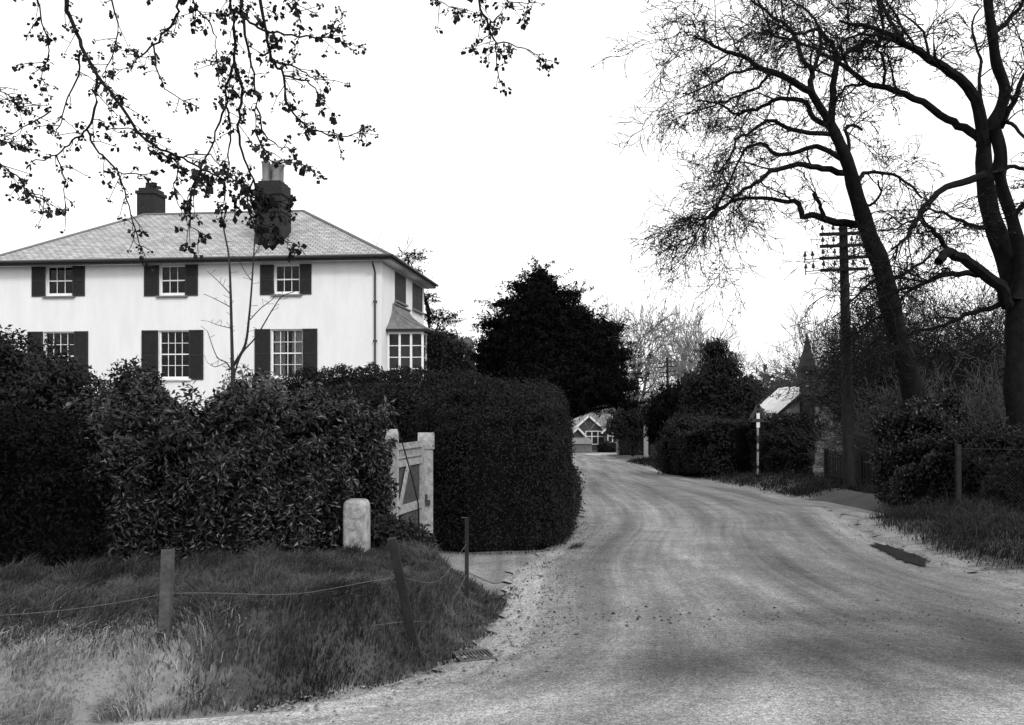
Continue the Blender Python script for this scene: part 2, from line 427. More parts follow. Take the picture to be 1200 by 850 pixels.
# road: left and right edges from the far junction to the foreground, swept so that the wheel tracks follow the bend
EL = [(4.4, 108), (4.35, 90), (4.05, 67), (3.1, 50), (2.35, 37), (1.85, 27), (1.55, 20), (1.05, 15.5), (.42, 12.6), (.0, 10.5), (-.1, 8.7), (-.25, 7.1), (-.62, 6.05), (-1.5, 5.25), (-3, 4.8), (-6, 3.6), (-10, 1.0), (-10, -6), (-10, -20)]
ER = [(9.2, 108), (8.6, 86), (7.9, 67), (7.6, 50), (7.4, 37), (7.55, 29), (7.5, 24), (7.2, 20), (6.5, 17), (5.95, 14.2), (5.6, 12.3), (5.6, 10.7), (6.0, 9.2), (7.6, 7.6), (10, 6.4), (14, 5.2), (22, 4), (32, 2), (40, -20)]
el, _ = smooth_line([(a, b, 0) for a, b in EL], np.zeros(len(EL)), 10)
er, _ = smooth_line([(a, b, 0) for a, b in ER], np.zeros(len(ER)), 10)
nu = 40; n = len(el)
rs = np.random.RandomState(3)
jl = .05 * np.sin(np.arange(n) * 1.7) + .04 * rs.randn(n); jr = .1 * np.sin(np.arange(n) * .9) + .08 * rs.randn(n)
us = np.linspace(0, 1, nu)
RX = el[:, None, 0] * (1 - us) + er[:, None, 0] * us; RY = el[:, None, 1] * (1 - us) + er[:, None, 1] * us
RX = RX + jl[:, None] * ((1 - us) ** 25)[None] + jr[:, None] * (us ** 25)[None]
mid = (el + er) / 2; vl = np.concatenate([[0], np.cumsum(np.linalg.norm(np.diff(mid, axis=0), axis=1))])
RZ = base_z(RY) + .004 + .035 * (1 - (2 * us - 1) ** 2)[None] * np.clip(1, 0, 1)
i, j = np.meshgrid(np.arange(n - 1), np.arange(nu - 1), indexing='ij')
q = np.stack([i * nu + j, i * nu + j + 1, (i + 1) * nu + j + 1, (i + 1) * nu + j], -1).reshape(-1, 4)[:, ::-1]
# darker sweep in the bend; paler margins
ww = .52 + .16 * sstep(.25, .0, us)[None] + .12 * sstep(.8, 1, us)[None] + 0 * RX
def blob(cx, cy, rx, ry, a, rot=0):
    global ww
    c, s = math.cos(rot), math.sin(rot); dx = RX - cx; dy = RY - cy
    u = (dx * c + dy * s) / rx; v = (-dx * s + dy * c) / ry
    ww = ww + a * np.exp(-(u * u + v * v))
blob(2.9, 6.6, 2.2, .95, -.2, .1); blob(2.3, 6.9, .9, .3, -.12, .25); blob(3.6, 6.3, 1.0, .3, -.12, -.2); blob(1.4, 6.0, .8, .25, -.1); blob(2.75, 8.0, .8, .4, -.28); blob(3.9, 7.3, .45, 1.7, -.3, -.15); blob(1.2, 6.2, 1.6, .4, -.14, .2); blob(3.7, 10.5, 1.5, 2.4, -.17); blob(1.0, 8.0, .5, 1.0, -.12); blob(4.8, 15, .8, 4, -.12)
blob(2.62, 9.1, .1, .9, .4, .12); blob(2.35, 11.5, .13, 1.4, .3, .1); blob(1.3, 12.5, .25, 3, -.12, -.1); blob(3.6, 16, .3, 6, -.14)
blob(.3, 5.2, 3.5, .6, .4); blob(3.4, 5.0, 1.2, .35, .5); blob(6, 6.6, 1.6, 1.0, .35); blob(.6, 9, .8, 2.2, .2); blob(2.9, 22, 1.4, 7, .2)
blob(-1.8, 4.9, 1.2, .35, .3)
uvs = np.stack([np.broadcast_to(us, RX.shape), np.broadcast_to(vl[:, None], RX.shape)], -1).reshape(-1, 2)
tag(mk('road', np.stack([RX, RY, RZ], -1).reshape(-1, 3), [q], M['road'], smooth=True, uv=uvs, attrs={'worn': np.clip(ww, 0, 1).ravel()}), kind='structure')

def patch_sheet(name, poly, lift, m, kind='structure', worn=.6, step=.25, jt=.03):
    """a flat patch of ground surface: triangulated fan of a jittered outline on the terrain"""
    p = np.array(poly, float); pts = []
    for k in range(len(p)):
        a, b = p[k], p[(k + 1) % len(p)]; m_ = max(2, int(np.linalg.norm(b - a) / step))
        for s in range(m_): pts.append(a + (b - a) * s / m_)
    pts = np.array(pts); c = pts.mean(0); rs_ = np.random.RandomState(5)
    rings = []; K = 7
    jit = 1 + jt * rs_.randn(len(pts))
    for r in range(1, K + 1): rings.append(c + (pts - c) * (r / K) * jit[:, None])
    xy = np.concatenate([[c], *rings]); L = len(pts)
    z = base_z(xy[:, 1]) + lift
    t = [(0, 1 + k, 1 + (k + 1) % L) for k in range(L)]
    qs = [(1 + r * L + k, 1 + (r + 1) * L + k, 1 + (r + 1) * L + (k + 1) % L, 1 + r * L + (k + 1) % L) for r in range(K - 1) for k in range(L)]
    v = np.column_stack([xy, z])
    return tag(mk(name, v, [np.array(t), np.array(qs)], m, smooth=True, uv=np.column_stack([xy[:, 0] / 6, xy[:, 1]]), attrs={'worn': np.full(len(v), worn)}), kind=kind)
patch_sheet('driveway', [(-2.6, 11.75), (-1.3, 11.4), (-.55, 10.9), (-.2, 10.0), (.25, 10.4), (.5, 12.3), (.1, 12.9), (-1.1, 14.2), (-2.6, 14.0)], -.012, M['road'], worn=.62)
patch_sheet('track', [(7.2, 18.3), (8.6, 18.9), (9.3, 20.5), (9.2, 23), (8.2, 24.5), (7.5, 24.8), (7.2, 21)], -.012, M['road'], worn=.6)
patch_sheet('cross_road', [(-14, 97), (4, 90), (9, 88), (26, 90), (26, 103), (-14, 112)], .03, M['road'], worn=.95, step=2)
# wet rut at the right-hand edge of the road
a = [GP(1022, 641), GP(1040, 641), GP(1060, 648), GP(1080, 655), GP(1088, 661), GP(1078, 664), GP(1062, 662), GP(1048, 655), GP(1034, 648)]
patch_sheet('puddle', [(v[0], v[1]) for v in a], .030, M['puddle'], step=.05, jt=.17)

# ------------------------------------------------------------------ the big white house
HR = R(-6.2); HX, HYY = -5.30, 36.4
hc, hs = math.cos(HR), math.sin(HR)
house = thing('house', 'large white two storey house with hipped slate roof and dark shutters behind the hedges', 'house', (HX, HYY, 0), HR)
def front(px, py=None, yl=0.0):
    a = (px - CX) / F; xr = HX - yl * hs; yr = HYY + yl * hc
    x = (xr - a * yr) / (a * hs - hc); Yw = yr + x * hs
    return x, (None if py is None else EYE + (HY - py) / F * Yw)
def side(px, py=None, xl=0.0):
    a = (px - CX) / F; xr = HX + xl * hc; yr = HYY + xl * hs
    y = (xr - a * yr) / (a * hc + hs); Yw = yr + y * hc
    return y, (None if py is None else EYE + (HY - py) / F * Yw)
WX, WD, ZB, ZE, ZR, TH = -16.8, 8.4, -1.6, 7.32, 10.3, .32
FW = []      # (x0,x1,z0,z1,kind)
def fwin(pl, pr, pt, pb, **k):
    x0, zt = front(pl, pt); x1, zb = front(pr, pb); FW.append(dict(x0=x0, x1=x1, z0=zb, z1=zt, **k))
fwin(54, 85, 312, 347, s=(18, 16), rows=2, cols=3, up=1); fwin(187, 217, 311.5, 346.5, s=(19, 16), rows=2, cols=3, up=1); fwin(321.5, 351, 310.5, 345, s=(17, 14.5), rows=2, cols=3, up=1)
fwin(51, 87, 389, 447, s=(20, 18), rows=4, cols=4); fwin(186, 221.5, 387.5, 444, s=(21, 18), rows=4, cols=4); fwin(317.5, 354.5, 386, 443, s=(19.5, 18), rows=4, cols=4, curt=1)
def wall_holes(mb, u0, u1, z0, z1, holes, put):
    us_ = sorted({u0, u1, *[h[0] for h in holes], *[h[1] for h in holes]}); zs_ = sorted({z0, z1, *[h[2] for h in holes], *[h[3] for h in holes]})
    for a, b in zip(us_, us_[1:]):
        for c, d in zip(zs_, zs_[1:]):
            m_ = ((a + b) / 2, (c + d) / 2)
            if any(h[0] < m_[0] < h[1] and h[2] < m_[1] < h[3] for h in holes): continue
            put(a, b, c, d)
w = MB()
wall_holes(w, WX, 0, ZB, ZE, [(f['x0'], f['x1'], f['z0'], f['z1']) for f in FW], lambda a, b, c, d: w.box((a, 0, c), (b, TH, d)))
sw = []
for pl, pr, ptl, ptr, pbl, pbr in ((463, 475, 318, 326, 352, 357), (483.5, 494.5, 331, 338, 362, 367)):
    y0, z1 = side(pl, ptl); y1, z1b = side(pr, ptr); _, z0 = side(pl, pbl); sw.append((y0, y1, z0, z1))
wall_holes(w, TH, WD, ZB, ZE, sw, lambda a, b, c, d: w.box((-TH, a, c), (0, b, d)))
w.box((WX, WD - TH, ZB), (-TH, WD, ZE)); w.box((WX, TH, ZB), (WX + TH, WD - TH, ZE))
w.box((WX + TH, TH, 3.9), (-TH, WD - TH, 4.1)) if False else None
w.build('wall', M['render'], house)
fl = MB(); fl.box((WX + TH, TH, 4.6), (-TH, WD - TH, 4.75)); fl.box((WX + TH, TH + 2.2, ZB), (-TH, TH + 2.3, 4.6)); fl.box((WX + TH, TH + 2.2, 4.75), (-TH, TH + 2.3, ZE)); fl.build('floor', M['core'], house)  # floor and partitions near black: darkness of the rooms put into colour
def window(f):
    x0, x1, z0, z1 = f['x0'], f['x1'], f['z0'], f['z1']; t = .055
    m = MB()
    for a, b in (((x0, .1, z0), (x0 + t, .17, z1)), ((x1 - t, .1, z0), (x1, .17, z1)), ((x0 + t, .1, z1 - t), (x1 - t, .17, z1)), ((x0 + t, .1, z0), (x1 - t, .17, z0 + (.13 if f.get('up') else .09)))): m.box(a, b)
    r = m.build('window', M['whitepaint'], house)
    g = MB(); ib = .022
    for c in range(1, f['cols']):
        x = x0 + t + (x1 - x0 - 2 * t) * c / f['cols']; g.box((x - ib / 2, .125, z0 + .09), (x + ib / 2, .15, z1 - t))
    for k in range(1, f['rows']):
        z = z0 + .09 + (z1 - t - z0 - .09) * k / f['rows']; h = .05 if (k == f['rows'] // 2) else ib
        g.box((x0 + t, .128 if h < .03 else .12, z - h / 2), (x1 - t, .147 if h < .03 else .155, z + h / 2))
    g.build('glazing_bar', M['whitepaint'], r)
    p = MB(); p.box((x0 + t - .01, .158, z0 + .05), (x1 - t + .01, .163, z1 - t + .01)); p.build('pane', M['glass'], r)
    s = MB(); s.box((x0 - .12, -.1, z0 - .075), (x1 + .12, .1, z0 - .003)); s.build('sill', M['pot'] if f.get('up') else M['whitepaint'], r)
    if f.get('curt'):
        for a, b in ((x0 + .05, x0 + .5), (x1 - .55, x1 - .05)):
            xs_ = np.linspace(a, b, 22); ys_ = .3 + .035 * np.sin(np.arange(22) * 1.5); V = []
            for xx, yy in zip(xs_, ys_): V += [(xx, yy, z0 - .05), (xx, yy, z1)]
            q_ = [(2 * k, 2 * k + 2, 2 * k + 3, 2 * k + 1) for k in range(21)]
            mk('curtain', V, [np.array(q_)], M['curtain'], r, smooth=True)
    return r
def shutter(x0, x1, z0, z1, ax='x', fixed=-.045):
    m = MB(); d = .04
    def bx(a0, a1, c0, c1, y0, y1):
        if ax == 'x': m.box((a0, fixed + y0, c0), (a1, fixed + y1, c1))
        else: m.box((-fixed - y1, a0, c0), (-fixed - y0, a1, c1))
    st = min(.07, (x1 - x0) * .22); zm = (z0 + z1) / 2
    bx(x0, x0 + st, z0, z1, 0, d); bx(x1 - st, x1, z0, z1, 0, d)
    for za, zb_ in ((z0, z0 + .08), (zm - .03, zm + .03), (z1 - .07, z1)): bx(x0 + st, x1 - st, za, zb_, .001, d - .001)
    z = z0 + .09
    while z < z1 - .1:
        if abs(z + .02 - zm) > .045: bx(x0 + st, x1 - st, z, z + .032, .008, .03)
        z += .046
    bx(x0 + st, x1 - st, z0 + .02, z1 - .02, .031, d - .002)
    return m.build('shutter', M['darkpaint'], house)
for f in FW:
    window(f)
    pw = (f['x1'] - f['x0']) / (36 if not f.get('up') else 30)
    sl, sr = f['s']
    k = .0352
    shutter(f['x0'] - sl * k, f['x0'] - .012, f['z0'] - .01 + (0 if f.get('up') else -.03), f['z1'] + .01)
    shutter(f['x1'] + .012, f['x1'] + sr * k, f['z0'] - .01 + (0 if f.get('up') else -.03), f['z1'] + .01)
for y0, y1, z0, z1 in sw:
    shutter(y0 - .05, (y0 + y1) / 2 - .01, z0, z1, 'y', -.02); shutter((y0 + y1) / 2 + .01, y1 + .05, z0, z1, 'y', -.02)
    s = MB(); s.box((-.1, y0 - .12, z0 - .08), (.12, y1 + .12, z0 - .004)); s.build('sill', M['pot'], house)
# hipped roof
OV = .48
ex0, ex1, ey0, ey1 = WX - OV, OV, -OV, WD + OV; ym = WD / 2
rl, rr = WX + 4.4, -4.75
ze = ZE + .13
def roof():
    V = []; U = []; fs4 = []; fs3 = []
    def face(pts, o, ux, uy):
        b = len(V)
        for p in pts:
            V.append(p); d = np.array(p) - np.array(o); U.append((float(np.dot(d, ux)), float(np.dot(d, uy))))
        (fs4 if len(pts) == 4 else fs3).append(tuple(range(b, b + len(pts))))
    A, B, C, D = (ex0, ey0, ze), (ex1, ey0, ze), (ex1, ey1, ze), (ex0, ey1, ze); E, G = (rl, ym, ZR), (rr, ym, ZR)
    def nrm(v): v = np.array(v, float); return v / np.linalg.norm(v)
    face([A, B, G, E], A, (1, 0, 0), nrm((0, ym - ey0, ZR - ze))); face([C, D, E, G], C, (-1, 0, 0), nrm((0, -(ey1 - ym), ZR - ze)))
    face([B, C, G], B, (0, 1, 0), nrm((rr - ex1, 0, ZR - ze))); face([D, A, E], D, (0, -1, 0), nrm((rl - ex0, 0, ZR - ze)))
    return mk('roof', V, [np.array(fs4), np.array(fs3)], M['slate'], house, uv=np.array(U))
rf = roof()
m = MB()
for a, b in (((rl, ym, ZR), (rr, ym, ZR)), ((ex1, ey0, ze), (rr, ym, ZR)), ((ex0, ey0, ze), (rl, ym, ZR)), ((ex1, ey1, ze), (rr, ym, ZR)), ((ex0, ey1, ze), (rl, ym, ZR))): m.tube([a, b], .075, 8)
m.build('ridge_tile', M['slate'], rf)
m = MB()
m.box((ex0, ey0, ZE - .03), (ex1, 0 - .003, ZE + .05)); m.box((ex0, WD + .003, ZE - .03), (ex1, ey1, ZE + .05)); m.box((.003, 0, ZE - .03), (ex1, WD, ZE + .05)); m.box((ex0, 0, ZE - .03), (WX - .003, WD, ZE + .05))
m.build('soffit', M['whitepaint'], house)
m = MB()
m.box((ex0 - .03, ey0 - .03, ZE - .06), (ex1 + .03, ey0, ZE + .14)); m.box((ex1, ey0, ZE - .06), (ex1 + .03, ey1, ZE + .14)); m.box((ex0 - .03, ey0, ZE - .06), (ex0, ey1, ZE + .14)); m.box((ex0, ey1, ZE - .06), (ex1, ey1 + .03, ZE + .14))
m.build('fascia', M['fascia'], house)
m = MB()
m.tube([(ex0 - .1, ey0 - .09, ZE + .1), (ex1 + .1, ey0 - .09, ZE + .1)], .065, 8); m.tube([(ex1 + .09, ey0 - .1, ZE + .1), (ex1 + .09, ey1 + .1, ZE + .1)], .065, 8)
m.build('gutter', M['iron'], house)
m = MB(); xd = front(440)[0]
m.tube([(xd, -.5, ZE + .05), (xd, -.5, ZE - .12), (xd, -.07, ZE - .5), (xd, -.07, ZB)], .042, 8)
for z in (5.6, 4.0, 2.4): m.box((xd - .075, -.11, z), (xd + .075, 0, z + .07))
m.build('drainpipe', M['postwood'], house)
# chimneys
xa = front(303, yl=1.2)[0]; xb = front(335, yl=1.2)[0]
def cz(py, yl, px=320): return front(px, py, yl)[1]
c = MB(); yc0, yc1 = .75, 1.9
zt = cz(214, 1.2)
c.box((xa + .02, yc0, 7.4), (xb - .02, yc1, zt - .6)); c.box((xa - .04, yc0 - .06, zt - .6), (xb + .04, yc1 + .06, zt - .47)); c.box((xa + .03, yc0 + .02, zt - .47), (xb - .03, yc1 - .02, zt - .1)); c.box((xa + .12, yc0 + .1, zt - .1), (xb - .12, yc1 - .1, zt))
c.box((xa - .02, yc0 - .04, 9.55), (xb + .02, yc1 + .04, 9.68))
ch = c.build('chimney', M['brick'], rf)
for xx in (xa + .38, xb - .38):
    for yy in (1.05, 1.55):
        p = MB(); p.lathe((xx, yy, zt - .02), [(.2, 0), (.19, .1), (.15, .16), (.16, .75), (.19, .8), (.19, .87), (.13, .88), (.12, .6)], 12); p.build('chimney_pot', M['pot'], ch, True)
xa = front(168, yl=5.2)[0]; xb = front(188, yl=5.2)[0]; zt = cz(223, 5.2, 177)
c = MB(); c.box((xa, 4.6, 9.0), (xb, 5.7, zt - .3)); c.box((xa - .06, 4.54, zt - .3), (xb + .06, 5.76, zt - .15)); c.box((xa + .05, 4.65, zt - .15), (xb - .05, 5.65, zt)); c.box((xa - .05, 4.54, 9.0), (xb + .1, 5.76, 10.1))
ch = c.build('chimney', M['brick'], rf)
for xx in (xa + .3, xb - .3):
    p = MB(); p.lathe((xx, 5.15, zt - .02), [(.17, 0), (.14, .3), (.17, .34), (.12, .36), (.1, .2)], 12); p.build('chimney_pot', M['brick'], ch, True)
# long bay along the garden side
BY0, BY1, BX1 = side(453)[0], 5.2, front(496.5, yl=side(453)[0])[0]
zbt = front(480, 388.5, BY0)[1]; zrt = side(480, 365)[1]
m = MB()
def bpost(x0, x1, y0, y1, z0=ZB, z1=zbt): m.box((x0, y0, z0), (x1, y1, z1))
zs0 = 2.35
m.box((0.003, BY0, ZB), (BX1, BY0 + .2, zs0)); m.box((BX1 - .2, BY0 + .2, ZB), (BX1, BY1, zs0)); m.box((.003, BY1 - .2, ZB), (BX1 - .2, BY1, zbt))
bay = m.build('bay', M['render'], house)
m = MB(); th = .09
nl = 3
def lights(p0, p1, n_, rows=3):
    p0 = np.array(p0); p1 = np.array(p1); L = np.linalg.norm(p1 - p0); d = (p1 - p0) / L
    for k in range(n_ + 1):
        c_ = p0 + d * (th / 2 + (L - th) * k / n_); m.bar((c_[0], c_[1], zs0), (c_[0], c_[1], zbt - .001), th * (.9), th, up=(d[0], d[1], 0))
    for k in range(n_):
        a = p0 + d * (th + (L - th) * k / n_ - .0); b = p0 + d * ((L - th) * (k + 1) / n_)
        for z, h in ((zs0 + .05, .1), (zbt - .05, .1)): m.bar((a[0], a[1], z), (b[0], b[1], z), .07, h)
        for r_ in range(1, rows):
            z = zs0 + .1 + (zbt - .1 - zs0 - .1) * r_ / rows; m.bar((a[0], a[1], z), (b[0], b[1], z), .03, .035)
        c_ = (a + b) / 2
lights((.01, BY0 + .1), (BX1 - .02, BY0 + .1), 3, 4); lights((BX1 - .1, BY0 + .2), (BX1 - .1, BY1), 6, 4)
bw_ = m.build('window', M['whitepaint'], bay)
m = MB(); m.box((.05, BY0 + .11, zs0 + .05), (BX1 - .06, BY0 + .118, zbt - .05)); m.box((BX1 - .118, BY0 + .13, zs0 + .05), (BX1 - .11, BY1 - .2, zbt - .05)); m.build('pane', M['glass'], bw_)
m = MB(); m.box((-.02, BY0 - .1, zs0 - .12), (BX1 + .08, BY0 + .0, zs0 - .03)); m.build('sill', M['whitepaint'], bay)
m = MB(); m.box((.004, BY0 - .12, zbt), (BX1 + .14, BY1 + .1, zbt + .1)); m.build('fascia', M['fascia'], bay)
K = 9; V = []
ytop0, ytop1 = side(461)[0], 5.1
for k in range(K + 1):
    f = k / K; z = zbt + .1 + (zrt - zbt - .1) * f; o = (1 - f) ** 1.7      # concave sweep
    V += [(.004, BY0 - .14 + (ytop0 - BY0) * (1 - o), z), (.004 + (BX1 + .16) * o, BY0 - .14 + (ytop0 - BY0) * (1 - o), z), (.004 + (BX1 + .16) * o, BY1 + .12 - (BY1 + .12 - ytop1) * (1 - o), z), (.004, BY1 + .12 - (BY1 + .12 - ytop1) * (1 - o), z)]
Q = []
for k in range(K):
    for e in range(3): Q.append((4 * k + e, 4 * k + e + 1, 4 * k + 5 + e, 4 * k + 4 + e))
br_ = mk('bay_roof', V, [np.array(Q)], M['lead'], bay)
m = MB(); Va = np.array(V).reshape(K + 1, 4, 3)
m.tube(Va[:, 1], .035, 6); m.tube([(0.03, ytop0, zrt + .02), (0.03, ytop1, zrt + .02)], .05, 6)
for t_ in np.linspace(.12, .9, 7): m.tube(Va[:, 1] * (1 - t_) + Va[:, 2] * t_, .022, 5)
for t_ in (.35, .7): m.tube(Va[:, 0] * (1 - t_) + Va[:, 1] * t_, .022, 5)
m.build('roll_joint', M['lead'], br_)
# dark low outbuilding behind the garden side of the house
o = thing('outbuilding', 'low dark outbuilding partly hidden by ivy beside the white house', 'outbuilding', (-3.55, 47, 0), R(-6))
m = MB(); m.box((-1.6, 0, -1), (1.0, 4, 4.1)); m.build('wall', M['darkwall'], o)
m = MB(); m.hexa([(-1.8, -.25, 4.1), (1.15, -.25, 4.1), (1.15, 4.2, 4.1), (-1.8, 4.2, 4.1), (-1.8, 1.9, 5.0), (1.15, 1.9, 5.0), (1.15, 2.1, 5.0), (-1.8, 2.1, 5.0)]); m.build('roof', M['darkwall'], o)
m = MB(); m.tube([(1.04, -.05, -1), (1.04, -.05, 4.1)], .05, 6); m.build('drainpipe', M['whitepaint'], o)

# ------------------------------------------------------------------ milestone
mx, mY = P(418, 645, 10.1)[0], 10.1
zb = g1(mx, mY) - .2; zt = P(418, 585, mY)[2]
mw = .137; md = .11
m = MB(); prof = []
def ring(z, a, b, r):
    pts = []
    for cx_, cy_, a0 in ((a - r, b - r, 0), (-a + r, b - r, 90), (-a + r, -b + r, 180), (a - r, -b + r, 270)):
        for k in range(5):
            t = R(a0 + k * 22.5); pts.append((cx_ + r * math.cos(t), cy_ + r * math.sin(t), z))
    return pts
H = zt - zb
lv = [(0, 1.03), (H * .5, 1.01), (H - .09, 1.0), (H - .055, .965), (H - .028, .89), (H - .01, .77), (H, .58)]
V = np.concatenate([ring(z, mw * s, md * s, .035 * s) for z, s in lv]); nk = 20
Q = [(r * nk + k, r * nk + (k + 1) % nk, (r + 1) * nk + (k + 1) % nk, (r + 1) * nk + k) for r in range(len(lv) - 1) for k in range(nk)]
ms = thing('milestone', 'squat pale round topped stone marker standing in the grass beside the gate', 'stone marker', (mx, mY, zb), R(-4))
mk('block', V, [np.array(Q), np.array([[(len(lv) - 1) * nk + k for k in range(nk)]])], M['stone'], ms, smooth=True)
m = MB()   # shallow worn figure cut in the face
for a_, b_ in (((-.03, H - .2), (.035, H - .2)), ((.035, H - .2), (.0, H - .25)), ((.0, H - .25), (.03, H - .31)), ((.03, H - .31), (-.025, H - .335))): m.bar((a_[0], -md - .002, a_[1]), (b_[0], -md - .002, b_[1]), .006, .014, up=(0, 1, 0))
m.build('worn_mark', M['chapelwall'], ms)

# ------------------------------------------------------------------ gate and its posts
A = np.array((-1.56, 11.4)); B = np.array((-1.22, 12.75))
def gpost(c, pxw, pt, pb, label, rz):
    Yc = c[1]; w_ = pxw / F * Yc / 1.12; zt = P(0, pt, Yc)[2]; zb = g1(c[0], Yc) - .2
    t = thing('gate_post', label, 'gate post', (c[0], Yc, zb), rz, 'white posts of the garden gate')
    m = MB(); m.box((-w_ / 2, -w_ / 2, 0), (w_ / 2, w_ / 2, zt - zb - .23)); m.build('shaft', M['oldpaint'], t)
    m = MB(); h = .23; w2 = w_ / 2 + .02; n_ = 9
    V = []; 
    for s in (-w2, w2):
        V.append((-w2, s, zt - zb - h)); V.append((w2, s, zt - zb - h))
        for k in range(n_):
            a_ = k / (n_ - 1) * math.pi; V.append((w2 * math.cos(a_), s, zt - zb - h * .45 + h * .45 * math.sin(a_)))
    L = n_ + 2; V = np.array(V)
    Q = [(1 + k, 2 + k, L + 2 + k, L + 1 + k) for k in range(n_)] + [(n_ + 1, 0, L, L + n_ + 1)]
    mk('cap', V, [np.array(Q), np.array([(0, L, L + 1, 1)]), np.array([list(range(L))]), np.array([list(range(2 * L - 1, L - 1, -1))])], M['oldpaint'], t)
    return t
gp_near = gpost(A, 19, 503, 0, 'nearer white gate post half buried in the laurel hedge', R(94))
gp_far = gpost(B, 18, 507, 0, 'farther white gate post with a rounded pale cap against the dark hedge', R(94))
m = MB(); m.box((-.115, -.02, .95), (-.09, .03, 1.05)); m.box((-.135, -.06, .9), (-.112, .0, .97)); m.build('latch', M['iron'], gp_far)
gd = (B - A); GL = np.linalg.norm(gd) - .30; gd = gd / np.linalg.norm(gd); o_ = A + gd * .15
gzb = g1(*A) ; ga = math.atan2(gd[1], gd[0])
gate = thing('gate', 'white garden gate with spindles above a boarded lower panel, closed between its posts', 'gate', (o_[0], o_[1], 0), ga)
def gZ(py, t=0.0): Yc = o_[1] + gd[1] * t; return EYE + (HY - py) / F * Yc
zt_, zm_, zl_, zb_ = gZ(527), gZ(545), gZ(600), gZ(628)
m = MB()
m.box((0, -.03, zb_ - .05), (.1, .03, zt_ + .08)); m.build('stile', M['oldpaint'], gate); m = MB(); m.box((GL - .1, -.03, zb_ - .05), (GL, .03, zt_ + .02)); m.build('stile', M['oldpaint'], gate)
for z, h, in ((zt_, .025), ((zt_ + zm_) / 2 - .02, .02), (zm_, .085), (zl_, .11), (zb_, .08)):
    m = MB(); m.box((.1, -.026, z - h / 2), (GL - .1, .026, z + h / 2)); m.build('rail', M['oldpaint'], gate)
m = MB(); k = .16
while k < GL - .12: m.box((k - .008, -.008, zm_ + .04), (k + .008, .008, zt_ + .07)); k += .055
m.build('spindle_row', M['oldpaint'], gate)
m = MB(); k = .12
while k < GL - .2: m.box((k, .0, zb_ + .04), (k + .075, .018, zm_ - .04)); k += .085
m.build('board_panel', M['postwood'], gate)
m = MB(); pts = [(.1, -.04, zl_ + .04), (.16, -.04, zl_ + .13), (.26, -.04, (zl_ + zm_) / 2), (.36, -.04, zm_ - .12), (.44, -.04, zm_ - .04)]
for a_, b_ in zip(pts, pts[1:]): m.bar(a_, b_, .02, .075, up=(0, 1, 0)) if False else m.bar(a_, b_, .075, .022, up=(0, 1, 0))
m.build('brace', M['oldpaint'], gate)
# loose sticks beside the gate
m = MB(); m.tube([P(461, 487, 10.6), P(472, 521, 10.62), P(483, 560, 10.6), P(490, 590, 10.6), (P(492, 612, 10.6)[0], 10.6, g1(P(492, 612, 10.6)[0], 10.6))], [.006, .008, .009, .01, .011], 6)
s_ = m.build('bare_stick', M['twig']); tag(s_, 'thin dark stick leaning upright across the front of the white gate', 'stick')
m = MB(); m.tube([P(446, 548, 11.0), P(441, 568, 10.95), P(436, 590, 10.9), (P(430, 650, 10.8)[0], 10.8, g1(P(430, 650, 10.8)[0], 10.8))], .011, 6)
s_ = m.build('pale_cane', M['whitepaint']); tag(s_, 'thin pale cane leaning between the stone marker and the gate post', 'cane')

# ------------------------------------------------------------------ sagging wire fence on the bank
wf = thing('wire_fence', 'broken wire fence of leaning grey posts along the grassy bank', 'fence', (-1.5, 8, g1(-1.5, 8)))
wl = np.array(wf.location)
def fpost(px_t, py_t, px_b, Yt, Yb, w_, mt, lab=None):
    tp = np.array(P(px_t, py_t, Yt)); xb = (px_b - CX) / F * Yb; bt = np.array((xb, Yb, g1(xb, Yb) - .15))
    m = MB(); m.bar(bt - wl, tp - wl, w_, w_ * .8, up=(0, 1, 0)); o = m.build('post', mt, wf)
    if lab: tag(o, lab)
    return tp, bt
t1, b1 = fpost(197, 644, 192, 5.75, 5.6, .068, M['postwood'])
t2, b2 = fpost(459, 631, 493, 6.3, 6.45, .06, M['darkwood'], 'dark post leaning over to the left')
t3, b3 = fpost(547, 607, 547, 8.25, 8.2, .035, M['darkwood'], 'thin dark upright post with a bent top')
m = MB(); m.tube([t3 - wl, t3 - wl + (-.05, 0, .0)], .006, 6); m.build('bent_rod', M['iron'], wf)
def sag(a, b, s, wob=0, n_=16):
    a = np.array(a); b = np.array(b); rr_ = np.random.RandomState(int(abs(a[0] * 1000)) % 999)
    t = np.linspace(0, 1, n_)[:, None]; p = a * (1 - t) + b * t; p[:, 2:] -= s * 4 * t * (1 - t); p += wob * np.sin(np.linspace(0, 9, n_))[:, None] * np.array((0, 0, 1)); return p
for zz, zf in ((.62, 0), (.3, 0)):
    m = MB(); q1 = b1 + (t1 - b1) * zz; q2 = b2 + (t2 - b2) * (zz + .1); q3 = b3 + (t3 - b3) * (zz + .1)
    m.tube(sag((-4.0, 5.2, q1[2] - .0), q1, .08 + .05 * (zz < .4)) - wl, .0012, 5, False); m.tube(sag(q1, q2, .05, .012) - wl, .0012, 5, False); m.tube(sag(q2, q3, .16, .02) - wl, .0012, 5, False)
    m.build('wire', M['wire'], wf)
m = MB(); m.box((-.22, -.16, 0), (.22, -.13, .03)); m.box((-.22, .13, 0), (.22, .16, .03)); m.box((-.22, -.13, 0), (-.19, .13, .03)); m.box((.19, -.13, 0), (.22, .13, .03))
for k in range(9): m.box((-.175 + k * .042, -.13, .0), (-.16 + k * .042, .13, .024))
gp = GP(556, 771)
dg = m.build('drain_grate', M['paver']); dg.location = (gp[0], gp[1], gp[2] - .006); dg.rotation_euler = (0, 0, R(18)); dg.scale = (.62, .8, 1); tag(dg, 'small iron drain grate at the foot of the grass bank beside the road', 'drain grate')

